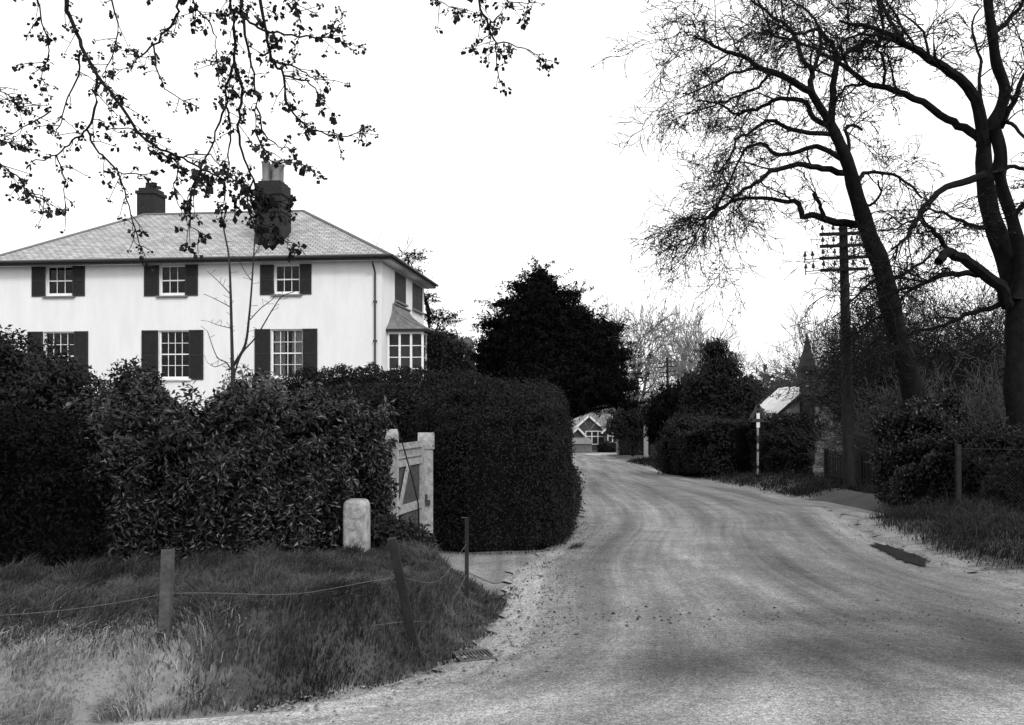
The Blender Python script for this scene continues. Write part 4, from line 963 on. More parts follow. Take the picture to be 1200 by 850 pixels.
# ------------------------------------------------------------------ evergreen trees: a trunk and layered sprays of foliage
def evergreen(label, px, Y, blobs, m, n, size, seed, name='conifer', trunk_r=.3, group=None, density_inner=.25, sprays=0, cat='tree', flat=.55, trunkm='bark', core=True, K=55):
    """blobs: (px, py, rx px, ry px, dY) ellipsoids of foliage"""
    rs = np.random.RandomState(seed); xb = PX(px, Y); zb = g1(xb, Y)
    t = thing(name, label, cat, (xb, Y, zb), 0, group); L = np.array(t.location); k = Y / F
    B = [(np.array(P(b[0], b[1], Y)) + (0, (b[4] if len(b) > 4 else 0), 0), b[2] * k, b[3] * k) for b in blobs]
    top = max(b[0][2] + b[2] * .6 for b in B); tb = max(B, key=lambda b: b[0][2])[0]
    m_ = MB(); pts = np.array([(0, 0, -.3), ((tb[0] - xb) * .3, 0, (top - zb) * .5), (tb[0] - xb, 0, top - zb - .3)]); sp, sr = smooth_line(pts, [trunk_r, trunk_r * .7, trunk_r * .15], 5); m_.tube(sp, sr, 10)
    for b in B:
        a = np.array((0, 0, max(.6, (b[0][2] - zb) * .7))); e = b[0] - L; m_.tube(smooth_line([a, (a + e) / 2 + (0, 0, .2), e], [trunk_r * .3, trunk_r * .2, .03], 4)[0], np.linspace(trunk_r * .3, .03, 9), 6)
    m_.build('trunk', M[trunkm], t)
    vol = np.array([b[1] * b[2] for b in B]); cnt = (n * vol / vol.sum()).astype(int); parts = []
    for (c, rx, rz), c_ in zip(B, cnt):
        d = rs.randn(c_, 3); d /= np.linalg.norm(d, axis=1)[:, None]
        lump = wav(d[:, 0] * 3 + c[0], d[:, 2] * 3 + d[:, 1] * 2 + c[2], .8, 2) * .16 + wav(d[:, 0] * 5, d[:, 1] * 4 + d[:, 2] * 6, .5, 8) * .09
        r = 1 + lump; r = r * np.where(rs.rand(c_) < density_inner, rs.rand(c_) ** .4, 1 - np.abs(rs.randn(c_)) * .06)
        p = c + d * r[:, None] * np.array((rx, rx * .9, rz)); v, q = leaves(p - L, d, size, rs, .4, .9, 0.5 if sprays >= 0 else 0); parts.append((v, q))
        ns = int(sprays * rx * rz * .9)
        if ns > 0:                     # pointed sprays standing out of the outline
            d = rs.randn(ns, 3); d /= np.linalg.norm(d, axis=1)[:, None]; d[:, 2] = d[:, 2] * .8
            o = c + d * (r[:ns, None] if len(r) >= ns else 1) * np.array((rx, rx * .9, rz)) * .93; dirn = d * np.array((1, 1, flat)) + np.array((0, 0, .12)); dirn /= np.linalg.norm(dirn, axis=1)[:, None]
            ln = (.4 + 1.1 * rs.rand(ns) ** 1.5) * (size * 5.5); f = rs.rand(ns, K); pp_ = o[:, None] + dirn[:, None] * (f * ln[:, None])[..., None] + rs.randn(ns, K, 3) * (size * .38) * (1 - f)[..., None]
            v, q = leaves(pp_.reshape(-1, 3) - L, np.repeat(np.array([[0, 0, 1.]]), ns * K, 0), size * .8, rs, .35, .8); parts.append((v, q))
    v, q = merge(parts); cr = mk('crown', v, [q], m, t)
    # solid dark core added so no light comes through the heart of the tree
    if not core: return t
    mc = MB()
    for c, rx, rz in B:
        mc.lathe(c - L - (0, 0, rz * .72), [(rx * .72 * math.sin(a) + .001, rz * .72 * (1 - math.cos(a))) for a in np.linspace(0.05, math.pi, 9)], 12)
    mc.build('dark_core', M['core'], cr, True)
    return t
evergreen('great black yew tree with a pointed head standing beside the road beyond the hedge', 648, 42,
          [(632, 326, 9, 13), (633, 340, 20, 18), (631, 358, 32, 24), (622, 382, 42, 30), (612, 412, 46, 34), (650, 398, 46, 42), (688, 402, 35, 34), (700, 432, 30, 32), (592, 432, 32, 30), (640, 445, 66, 34), (690, 452, 44, 24), (662, 468, 40, 20), (600, 392, 18, 18), (664, 372, 24, 22), (582, 418, 18, 16), (718, 468, 16, 8), (594, 355, 15, 5), (580, 380, 18, 6), (570, 405, 15, 6), (666, 345, 15, 5), (710, 384, 18, 7), (724, 418, 14, 7), (608, 335, 11, 4), (730, 455, 18, 6), (736, 474, 14, 5)],
          M['yew'], 48000, .19, 31, sprays=60, trunk_r=.5, name='yew_tree')
evergreen('dark layered cedar tree rising behind the right end of the white house', 505, 50,
          [(478, 302, 16, 6), (487, 318, 12, 5), (498, 350, 16, 7), (516, 372, 22, 10), (508, 398, 26, 14), (530, 402, 24, 10), (520, 420, 26, 14), (500, 425, 24, 16), (545, 420, 14, 6)], M['yew'], 4500, .15, 32, sprays=60, core=False, flat=.3, name='cedar_tree', trunk_r=.3, density_inner=.5)
evergreen('dark ivy covered bush against the side of the bay window', 520, 38.4, [(512, 408, 20, 22), (530, 412, 20, 18), (514, 436, 24, 20), (545, 432, 12, 12)], M['shrubleaf'], 7000, .12, 33, sprays=10, name='ivy_bush', trunk_r=.12, cat='shrub')
GRP = 'evergreens on the right beyond the bend'
evergreen('dark evergreen with a loose ragged top, tallest of the group beyond the bend', 840, 52, [(838, 410, 16, 14), (846, 432, 24, 18), (830, 455, 30, 24), (858, 462, 34, 24), (848, 490, 44, 26), (868, 478, 18, 16), (822, 490, 26, 26)], M['shrubleaf'], 19000, .19, 34, sprays=14, name='evergreen_tree', trunk_r=.25, density_inner=.5)
evergreen('dense rounded dark holly behind the small telegraph pole', 795, 58, [(790, 468, 26, 20), (812, 456, 18, 18), (775, 485, 22, 20), (800, 495, 36, 26), (774, 508, 10, 14, 3), (826, 500, 22, 24)], M['yew'], 15000, .18, 35, sprays=10, name='evergreen_tree', trunk_r=.25)
evergreen('small grey green bush tree at the mouth of the far junction', 742, 72, [(738, 488, 20, 12), (728, 500, 18, 14), (748, 505, 18, 18)], M['shrubleaf'], 6000, .2, 36, sprays=10, name='evergreen_tree', trunk_r=.15)

# ------------------------------------------------------------------ bare trees
def grow(out, tips, p, d, L, r, lev, mx, rs, pr):
    n = 5 if lev < mx else 4; pts = [p]; seg = L / (n - 1); dd = d
    for k in range(n - 1):
        dd = dd + rs.randn(3) * pr['wob'] + np.array((0, 0, pr['up'] * (1 if lev < mx else pr.get('tipup', 1)))); dd = dd / np.linalg.norm(dd); pts.append(pts[-1] + dd * seg)
    r1 = max(r * pr.get('tap', .5), pr['rmin']); rad = np.linspace(r, r1, n); out.append((lev, np.array(pts), rad))
    if lev >= mx: tips.append((pts[-1], dd)); tips.append((pts[-2], dd)); return
    nc = pr['nc'][min(lev, len(pr['nc']) - 1)]
    for k in range(nc):
        f = (k + .6 + rs.rand() * .5) / (nc + .3) * (1 - pr['t0']) + pr['t0'] if k < nc - 1 else 1.0
        f = min(f, 1.0); x = f * (n - 1); i = min(int(x), n - 2); pp_ = pts[i] + (pts[i + 1] - pts[i]) * (x - i); base = pts[i + 1] - pts[i]; base = base / np.linalg.norm(base)
        ang = R(pr['ang'] * (.6 + .8 * rs.rand())) * (.45 if k == nc - 1 else 1); v = rs.randn(3); v = v - base * v.dot(base); v /= np.linalg.norm(v) + 1e-9
        nd = base * math.cos(ang) + v * math.sin(ang); grow(out, tips, pp_, nd, L * pr['dec'] * (.75 + .5 * rs.rand()), max((r + (r1 - r) * f) * (.62 if k < nc - 1 else .8), pr['rmin']), lev + 1, mx, rs, pr)
def bare_tree(label, px, Y, top_py, seed, mat_='twig', name='bare_tree', cat='tree', mx=5, nc=(5, 4, 4, 3, 3), ang=38, up=.04, wob=.12, rmin=.008, r0=.22, lean=(0, 0), trunk=.35, dec=.66, group=None, leafm=None, lsize=.08, lfrac=1.0, base_py=None, kleaf=2):
    rs = np.random.RandomState(seed); xb = PX(px, Y); zb = g1(xb, Y); H = zt(0, top_py, Y) - zb
    t = thing(name, label, cat, (xb, Y, zb), 0, group); out = []; tips = []
    d0 = np.array((lean[0], lean[1], 1.)); d0 /= np.linalg.norm(d0)
    grow(out, tips, np.array((0, 0, -.2)), d0, H * trunk, r0, 0, mx, rs, dict(nc=nc, ang=ang, up=up, wob=wob, rmin=rmin, dec=dec, t0=.45))
    zmax = max(o[1][:, 2].max() for o in out); s = H / zmax            # bring to the height seen
    S = np.array((s, s, s)); out = [(l, p * S, r) for l, p, r in out]
    v, q = tubes([(p, r) for l, p, r in out if l == 0], 8); mk('trunk', v, [q], M[mat_], t, True)
    a = [tubes([(p, r) for l, p, r in out if l == 1], 6)]; b = [(p, r) for l, p, r in out if l > 1]
    if b: a.append(tubes(b, 3))
    v, q = merge(a); cr = mk('crown', v, [q], M[mat_], t)
    if leafm:
        tp = np.array([x[0] for x in tips]) * S; k = rs.rand(len(tp)) < lfrac; tp = np.repeat(tp[k], kleaf, 0) + rs.randn(k.sum() * kleaf, 3) * lsize * 1.2
        v, q = leaves(tp, rs.randn(len(tp), 3), lsize, rs, .6, 1); mk('leaves', v, [q], M[leafm], cr)
    return t
BG = 'bare trees beyond the road'
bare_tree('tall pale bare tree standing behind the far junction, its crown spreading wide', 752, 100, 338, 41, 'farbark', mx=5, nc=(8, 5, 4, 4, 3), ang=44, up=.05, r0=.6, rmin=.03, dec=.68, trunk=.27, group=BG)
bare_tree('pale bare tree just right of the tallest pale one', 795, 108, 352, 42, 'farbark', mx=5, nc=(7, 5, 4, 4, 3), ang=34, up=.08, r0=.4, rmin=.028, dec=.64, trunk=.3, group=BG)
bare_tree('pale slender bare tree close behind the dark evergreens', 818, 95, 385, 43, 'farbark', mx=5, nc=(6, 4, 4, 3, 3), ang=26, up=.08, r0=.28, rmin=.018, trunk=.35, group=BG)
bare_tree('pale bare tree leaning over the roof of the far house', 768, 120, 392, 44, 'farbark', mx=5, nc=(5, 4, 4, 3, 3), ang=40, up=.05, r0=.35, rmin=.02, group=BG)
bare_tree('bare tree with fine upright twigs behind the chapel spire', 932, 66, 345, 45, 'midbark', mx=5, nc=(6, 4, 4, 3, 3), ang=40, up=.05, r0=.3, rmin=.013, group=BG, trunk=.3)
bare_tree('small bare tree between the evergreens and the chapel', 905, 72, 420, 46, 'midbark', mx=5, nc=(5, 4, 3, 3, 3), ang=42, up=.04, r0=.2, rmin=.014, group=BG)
HGR = 'bare treetops behind the house roof'
bare_tree('bare treetop showing above the middle of the hip roof', 372, 60, 252, 47, 'midbark', mx=5, nc=(6, 5, 4, 4, 3), ang=34, up=.07, r0=.3, rmin=.016, group=HGR)
bare_tree('rounded bare treetop showing above the right slope of the roof', 408, 60, 256, 48, 'midbark', mx=5, nc=(6, 5, 4, 4, 3), ang=34, up=.07, r0=.3, rmin=.016, group=HGR)
bare_tree('wispy bare tree between the outbuilding and the yew', 545, 52, 385, 49, 'twig', mx=5, nc=(5, 4, 4, 3, 3), ang=45, up=.02, r0=.14, rmin=.009)
# thicket behind the two great trees
TG = 'thicket trees on the right'
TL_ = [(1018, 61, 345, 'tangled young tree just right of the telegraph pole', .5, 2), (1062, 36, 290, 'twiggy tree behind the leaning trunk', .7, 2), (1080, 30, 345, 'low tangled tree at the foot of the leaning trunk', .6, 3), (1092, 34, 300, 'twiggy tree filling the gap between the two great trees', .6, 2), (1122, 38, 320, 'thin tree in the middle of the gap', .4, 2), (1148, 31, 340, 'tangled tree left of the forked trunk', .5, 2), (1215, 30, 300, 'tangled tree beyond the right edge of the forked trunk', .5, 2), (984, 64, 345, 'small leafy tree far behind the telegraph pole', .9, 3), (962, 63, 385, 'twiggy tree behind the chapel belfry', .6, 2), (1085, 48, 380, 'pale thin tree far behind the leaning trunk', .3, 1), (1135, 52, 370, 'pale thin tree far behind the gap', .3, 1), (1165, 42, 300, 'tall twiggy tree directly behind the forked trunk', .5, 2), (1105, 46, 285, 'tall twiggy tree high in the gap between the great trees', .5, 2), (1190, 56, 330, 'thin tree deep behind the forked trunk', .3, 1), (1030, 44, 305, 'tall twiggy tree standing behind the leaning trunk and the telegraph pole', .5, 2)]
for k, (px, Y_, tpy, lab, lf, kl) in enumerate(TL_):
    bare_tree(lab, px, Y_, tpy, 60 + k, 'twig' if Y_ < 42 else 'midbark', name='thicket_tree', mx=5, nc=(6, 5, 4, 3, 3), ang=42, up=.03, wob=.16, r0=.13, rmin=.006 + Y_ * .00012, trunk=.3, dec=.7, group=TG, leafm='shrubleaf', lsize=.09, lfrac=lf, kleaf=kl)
for k_, (px_, Y_, tp_, lab_) in enumerate([(1072, 26, 405, 'grey twiggy bush at the foot of the leaning trunk'), (1105, 25, 420, 'grey twiggy bush midway between the two great trunks'), (1140, 24, 410, 'grey twiggy bush just left of the forked trunk'), (1078, 28, 425, 'grey twiggy bush right of the telegraph pole'), (1180, 23, 440, 'grey twiggy bush at the foot of the forked trunk'), (1215, 24, 400, 'grey twiggy bush at the extreme right')]):
    bare_tree(lab_, px_, Y_, tp_, 140 + k_, 'midbark', name='bare_bush', cat='shrub', mx=5, nc=(8, 5, 4, 3, 3), ang=38, up=.05, wob=.2, r0=.06, rmin=.0065, trunk=.16, dec=.78, group='twiggy bushes on the right', leafm='shrubleaf', lsize=.06, lfrac=.5, kleaf=1)
tag(bare_tree('slim bare sapling with upright stems in front of the white wall', 272, 13.2, 305, 83, 'youngbark', name='sapling', mx=2, nc=(5, 4, 2), ang=24, up=.09, wob=.05, r0=.028, rmin=.0045, trunk=.62, dec=.5)) if False else None
# traced sapling
def traced(label, name, cat, root, lines, mat_, k=8, group=None):
    t = thing(name, label, cat, root, 0, group); return t
Ysp = 13.2; sx = PX(272, Ysp); sap = thing('sapling', 'slim bare sapling with upright stems in front of the white wall', 'tree', (sx, Ysp, g1(sx, Ysp))); L = np.array(sap.location)
def trace(pts, Y0, r0, r1, dy=0, sub=4):
    n_ = len(pts); p = [P(a, b, Y0 + dy * i / max(1, n_ - 1)) for i, (a, b) in enumerate(pts)]; return smooth_line(p, np.linspace(r0, r1, n_), sub)
p, r = trace([(272, 300 + 190), (273, 440), (272, 420)], Ysp, .035, .028); m = MB(); p = np.concatenate([[(sx, Ysp, L[2] - .1)], p]); r = np.concatenate([[.036], r]); m.tube(p - L, r, 8); m.build('trunk', M['youngbark'], sap)
sl_ = []
for pts, a, b, dy in (([(272, 420), (271, 380), (270, 340), (268, 300), (262, 268), (258, 240)], .022, .006, .2), ([(274, 428), (287, 405), (292, 370), (296, 320), (299, 270)], .02, .006, -.3), ([(274, 440), (283, 415), (300, 395), (318, 365), (330, 348), (345, 342)], .012, .004, -.3), ([(272, 435), (265, 425), (254, 418), (243, 388)], .01, .004, .2), ([(270, 345), (258, 332), (243, 318)], .007, .003, 0), ([(270, 360), (255, 352), (240, 345)], .006, .003, .1), ([(293, 375), (305, 362), (318, 352), (324, 345)], .007, .003, 0), ([(271, 385), (255, 381), (245, 377)], .005, .003, 0), ([(296, 330), (288, 320), (280, 305)], .006, .003, 0), ([(265, 425), (252, 430), (243, 425)], .005, .003, 0), ([(297, 300), (306, 285), (310, 268)], .006, .003, .1)):
    sl_.append(trace(pts, Ysp, a * 1.25, b * 1.3, dy))
rs = np.random.RandomState(5); tw = []
for p, r in list(sl_):
    for k in range(len(p)):
        if rs.rand() < .55:
            d = rs.randn(3); d[2] = abs(d[2]) * .6; d /= np.linalg.norm(d); tw.append((np.array([p[k], p[k] + d * .06, p[k] + d * .12]), np.array((.003, .003, .004))))
v, q = tubes([(a - L, b) for a, b in sl_ + tw], 5); mk('crown', v, [q], M['youngbark'], sap)

# the two great trees at the right, limb by limb
def great(label, root_px, Y, root_py, trunks, limbs, seed, ntw, mxl=3, droop=0, leafy=0, twigL=1.3, side=-1):
    rs = np.random.RandomState(seed); xb = PX(root_px, Y); zb = g1(xb, Y); t = thing('great_tree', label, 'tree', (xb, Y, zb), 0, 'great bare roadside trees'); L = np.array(t.location)
    m = MB(); tl = []
    kpx = Y / F
    for pts, w0, w1, dy in trunks:
        p, r = trace(pts, Y, w0 / 2 * kpx, w1 / 2 * kpx, dy); 
        if pts is trunks[0][0]: p = np.concatenate([[(xb, Y, zb - .3)], [((p[0][0] + xb) / 2, Y, (p[0][2] * .7 + zb * .3))], p]); r = np.concatenate([[r[0] * 1.35], [r[0] * 1.08], r])
        r = r * (1 + .05 * np.sin(np.arange(len(r)) * 1.3)); m.tube(p - L, r, 22, gnarl=.075); tl.append((p, r))
    m.build('trunk', M['bark'], t, True)
    big = []; out = []; tips = []
    for pts, w0, w1, dy in limbs:
        w0 *= 1.0; w1 *= 1.0
        p, r = trace(pts, Y, w0 / 2 * kpx, w1 / 2 * kpx, dy, 3); p = p + np.concatenate([np.zeros((1, 3)), rs.randn(len(p) - 1, 3) * .018]); big.append((p, r)); n_ = len(p); TLn = np.linalg.norm(np.diff(p, axis=0), axis=1).sum()
        if w1 > 6: continue
        k = int(TLn * ntw)
        for _ in range(k):
            f = .12 + .88 * rs.rand() ** .5; i = min(int(f * (n_ - 1)), n_ - 2); b = p[i + 1] - p[i]; b /= np.linalg.norm(b) + 1e-9
            v = rs.randn(3) * np.array((1, .9, 1)); v -= b * v.dot(b) * .9; v /= np.linalg.norm(v); d = b * .75 + v * .8; d[2] -= droop * rs.rand(); d /= np.linalg.norm(d)
            LL = twigL * (.45 + .75 * rs.rand()) * (.7 + .5 * f); grow(out, tips, p[i], d, LL, max(r[i] * .5, .014), 0, mxl - 1, rs, dict(nc=(4, 4, 3), ang=44, up=-.05 * droop - .01, wob=.24, rmin=.0072, dec=.56, t0=.2, tap=.45))
    a = [tubes([(p - L, r)], 7) for p, r in big]; a.append(tubes([(p - L, r) for _, p, r in out], 3)); v, q = merge(a); cr = mk('crown', v, [q], M['bark'], t)
    if leafy:
        tp = np.array([x[0] for x in tips]) - L; k = rs.rand(len(tp)) < leafy; tp = tp[k] + rs.randn(k.sum(), 3) * .02; v, q = leaves(tp, rs.randn(len(tp), 3), .048, rs, .7, 1); mk('buds', v, [q], M['budleaf'], cr)
    return t
great('great leaning bare tree arching left over the telegraph pole', 1083, 23.5, 560,
      [([(1080, 500), (1072, 470), (1062, 430), (1048, 380), (1035, 320), (1022, 285), (1010, 250), (1000, 215), (993, 190), (982, 165), (973, 145)], 28, 11, -.6)],
      [([(974, 148), (975, 115), (979, 80), (979, 60), (970, 45), (955, 35), (935, 40), (905, 25)], 9, 2, -1.5),
       ([(979, 78), (992, 62), (1010, 52), (1031, 47), (1033, 22), (1028, -5)], 6, 3, .5),
       ([(973, 146), (955, 115), (935, 100), (915, 88), (890, 80), (870, 66), (850, 60), (830, 50), (813, 42)], 10, 2, -2.5),
       ([(890, 80), (868, 84), (845, 92), (822, 104), (800, 110)], 4, 1.5, -1),
       ([(902, 84), (893, 98), (875, 108), (850, 118), (828, 126), (806, 134)], 4, 1.5, 1),
       ([(955, 118), (950, 100), (952, 85), (940, 70), (935, 50), (920, 30), (905, 20), (880, 0)], 8, 3, 1.5),
       ([(951, 84), (960, 60), (960, 33), (951, 18), (940, 8), (921, -6)], 5, 2, 2.5),
       ([(976, 152), (954, 139), (943, 121), (914, 115), (900, 122), (881, 130), (859, 132), (841, 121), (815, 118)], 7, 2, 1.2),
       ([(980, 158), (936, 154), (914, 145), (899, 141), (881, 154), (864, 165), (852, 190), (836, 205)], 6, 1.5, -1.2),
       ([(987, 187), (965, 174), (951, 172), (929, 180), (907, 180), (896, 169), (877, 172), (863, 194), (852, 220), (840, 240)], 7, 1.5, 1.5),
       ([(991, 203), (965, 198), (943, 194), (921, 196), (903, 202), (885, 216), (866, 227), (848, 242), (830, 257), (808, 253)], 8, 1.5, -1.8),
       ([(1012, 262), (980, 260), (958, 253), (940, 253), (936, 238), (914, 236), (881, 231), (855, 238), (826, 257), (812, 285)], 10, 1.5, .8),
       ([(966, 255), (960, 240), (953, 226)], 5, 4, -.6), ([(995, 196), (995, 170), (994, 148), (1011, 152)], 5, 3, .5),
       ([(1002, 218), (1010, 206), (1017, 202), (1046, 205), (1066, 216), (1080, 232)], 6, 2, .6),
       ([(1005, 240), (1020, 240), (1031, 228), (1030, 212)], 4, 2, -1), ([(1040, 330), (1062, 320), (1080, 308), (1098, 290)], 5, 2, -1),
       ([(1048, 372), (1030, 372), (1012, 385), (985, 400)], 4, 2, 1), ([(1035, 320), (1015, 335), (1000, 352), (975, 372)], 4, 1.5, -1)],
      71, 2.7, 4, droop=.55, leafy=.6, twigL=1.25)
great('great forked bare tree with a thick trunk at the right edge', 1192, 18.5, 560,
      [([(1196, 505), (1192, 452), (1193, 399), (1192, 346), (1179, 303), (1164, 262), (1156, 225), (1153, 190), (1153, 160)], 31, 16, .6),
       ([(1190, 350), (1197, 310), (1187, 262), (1176, 225), (1170, 200)], 16, 12, -.5),
       ([(1153, 165), (1160, 150), (1171, 130), (1178, 105), (1168, 75), (1163, 40), (1158, 5), (1156, -40)], 15, 9, -.6),
       ([(1170, 205), (1172, 180), (1166, 150)], 17, 12, -.2)],
      [([(1152, 172), (1150, 140), (1140, 108), (1115, 86), (1090, 68), (1060, 50), (1035, 38), (1010, 30), (985, 24)], 16, 2.5, -1.2),
       ([(1060, 50), (1048, 30), (1035, 8), (1028, -15)], 5, 3, 1), ([(1062, 52), (1040, 46), (1025, 40), (1000, 42), (978, 58)], 5, 2, -1),
       ([(1150, 165), (1130, 150), (1110, 140), (1080, 120), (1050, 107), (1020, 98), (995, 82), (975, 68), (955, 58), (920, 45), (890, 35)], 11, 2, 1.2),
       ([(1020, 99), (1000, 100), (985, 106), (972, 128)], 4, 2, .8), ([(1035, 100), (1037, 85), (1033, 66), (1032, 56), (1060, 55)], 4, 2, -.6),
       ([(1181, 358), (1172, 335), (1150, 318), (1128, 303), (1109, 297), (1100, 308)], 15, 10, -1.2),
       ([(1112, 298), (1104, 282), (1092, 268), (1080, 255), (1090, 240)], 7, 2, -.5),
       ([(1150, 322), (1130, 320), (1107, 323), (1079, 335), (1054, 339), (1030, 352)], 8, 2.5, -.8),
       ([(1180, 356), (1150, 364), (1121, 372), (1100, 385), (1072, 388), (1050, 400)], 7, 2, .6),
       ([(1153, 205), (1135, 212), (1108, 220), (1083, 242), (1070, 262), (1064, 279), (1046, 293)], 10, 2.5, -1.5),
       ([(1158, 268), (1140, 266), (1120, 256), (1100, 248), (1078, 240)], 6, 2, .9),
       ([(1172, 150), (1186, 120), (1200, 90), (1215, 60)], 8, 3, -.5), ([(1164, 45), (1180, 25), (1195, 8), (1205, -20)], 7, 3, .5), ([(1172, 200), (1190, 195), (1210, 200), (1240, 190)], 6, 2.5, .5),
       ([(1185, 262), (1200, 240), (1225, 225), (1250, 220)], 7, 3, -.5), ([(1176, 140), (1190, 150), (1212, 170), (1240, 178)], 5, 2, -1), ([(1192, 300), (1210, 290), (1230, 295), (1260, 300)], 7, 3, 0), ([(1150, 120), (1146, 100), (1150, 70), (1140, 40), (1145, 10)], 5, 2, 1)],
      72, 2.6, 4, droop=.35, leafy=.5, twigL=1.1)

# ------------------------------------------------------------------ overhanging tree, top left: its trunk stands on the bank outside the frame
FB = [([(77, -60), (77, 0), (82, 20), (96, 56), (115, 89), (142, 125), (165, 158), (188, 175), (214, 185), (237, 198), (264, 211)], 5.5, 2.0, 5.6),
      ([(115, 89), (110, 119), (102, 152), (86, 165), (66, 181), (36, 191)], 3.5, 1.3, 5.6), ([(102, 152), (115, 178), (138, 201), (148, 231), (161, 277), (165, 290)], 2.8, 1, 5.6),
      ([(198, 181), (208, 194), (204, 224), (215, 255)], 2.4, 1, 5.7), ([(66, 181), (74, 204), (76, 244)], 2, .9, 5.5), ([(94, 59), (89, 96), (73, 135), (66, 158)], 2.4, 1, 5.7),
      ([(-60, 120), (-20, 170), (-5, 188), (20, 208), (33, 227), (53, 234)], 2.6, 1.2, 5.2), ([(209, -60), (209, 0), (204, 23), (185, 48), (165, 66), (152, 81)], 4, 1.4, 6.0), ([(180, 53), (186, 86), (198, 109), (231, 124)], 2.2, 1, 6.0),
      ([(215, -60), (227, 0), (247, 30), (254, 59), (257, 99)], 2.6, 1, 6.3), ([(268, -60), (270, 0), (275, 33), (274, 73), (265, 102), (264, 125), (250, 165), (231, 211), (218, 250)], 5, 1.3, 6.1),
      ([(264, 125), (270, 142), (269, 171), (264, 211), (262, 257)], 3, 1.2, 6.1), ([(280, -60), (283, 0), (285, 20), (293, 66), (300, 105), (298, 152)], 5, 1.5, 5.9), ([(275, 73), (283, 105), (280, 138), (283, 178), (297, 211), (302, 247), (308, 277)], 4, 1.6, 6.1),
      ([(285, 17), (303, 33), (326, 39), (359, 43), (389, 44), (409, 53), (428, 54)], 3.2, 1, 5.8), ([(389, 44), (399, 26), (402, 13)], 1.8, 1, 5.8), ([(300, -60), (305, 0), (313, 40), (320, 72), (333, 89), (336, 119), (356, 145), (376, 156), (402, 160), (424, 153)], 4.5, 1.2, 6.0),
      ([(320, 72), (349, 79), (366, 92), (382, 94)], 2.4, 1.1, 6.0), ([(333, 89), (359, 96), (372, 109), (379, 120)], 2.4, 1.1, 6.0), ([(300, 125), (310, 158), (326, 171), (346, 175)], 2.4, 1, 6.0), ([(297, 211), (290, 240), (300, 262), (322, 276), (352, 290)], 2.2, 1, 6.1), ([(298, 152), (318, 190), (345, 190), (362, 195)], 2.2, 1, 5.9),
      ([(302, 230), (325, 238), (345, 250)], 2, 1, 6.1), ([(214, 185), (240, 180), (262, 196), (290, 215)], 2, 1, 5.7), ([(237, 198), (225, 225), (222, 260), (240, 275)], 2, 1, 5.7), ([(264, 200), (290, 225), (320, 232), (330, 255)], 2, 1, 6),
      ([(20, -60), (40, -10), (55, 60), (48, 95)], 2.4, 1, 5.4), ([(-60, 60), (-20, 100), (10, 112), (22, 130)], 2.0, 1, 5.3), ([(60, 130), (30, 150), (5, 160)], 1.8, .9, 5.6), ([(-40, 150), (0, 165), (28, 172)], 2, 1, 5.3), ([(165, 158), (150, 150), (128, 152), (118, 140)], 1.8, 1, 5.6), ([(138, 201), (165, 205), (185, 200)], 1.8, .9, 5.6),
      ([(120, -60), (130, -10), (138, 40), (128, 75), (120, 90)], 2.6, 1, 5.9), ([(330, -60), (340, -10), (352, 25), (345, 60)], 2.4, 1, 6.2), ([(555, -60), (560, 0), (572, 30), (580, 51), (582, 76), (587, 96)], 3.6, 1.1, 6.2), ([(575, 38), (560, 52), (543, 59)], 1.4, .8, 6.2), ([(580, 51), (600, 52), (625, 62), (640, 74)], 1.8, .9, 6.2), ([(572, 30), (585, 18), (594, 22)], 2, 1, 6.2),
      ([(480, -60), (500, -15), (520, 5), (545, 12)], 1.8, .9, 6.2), ([(560, -8), (585, -4), (600, 2), (625, 4)], 1.8, .9, 6.2)]
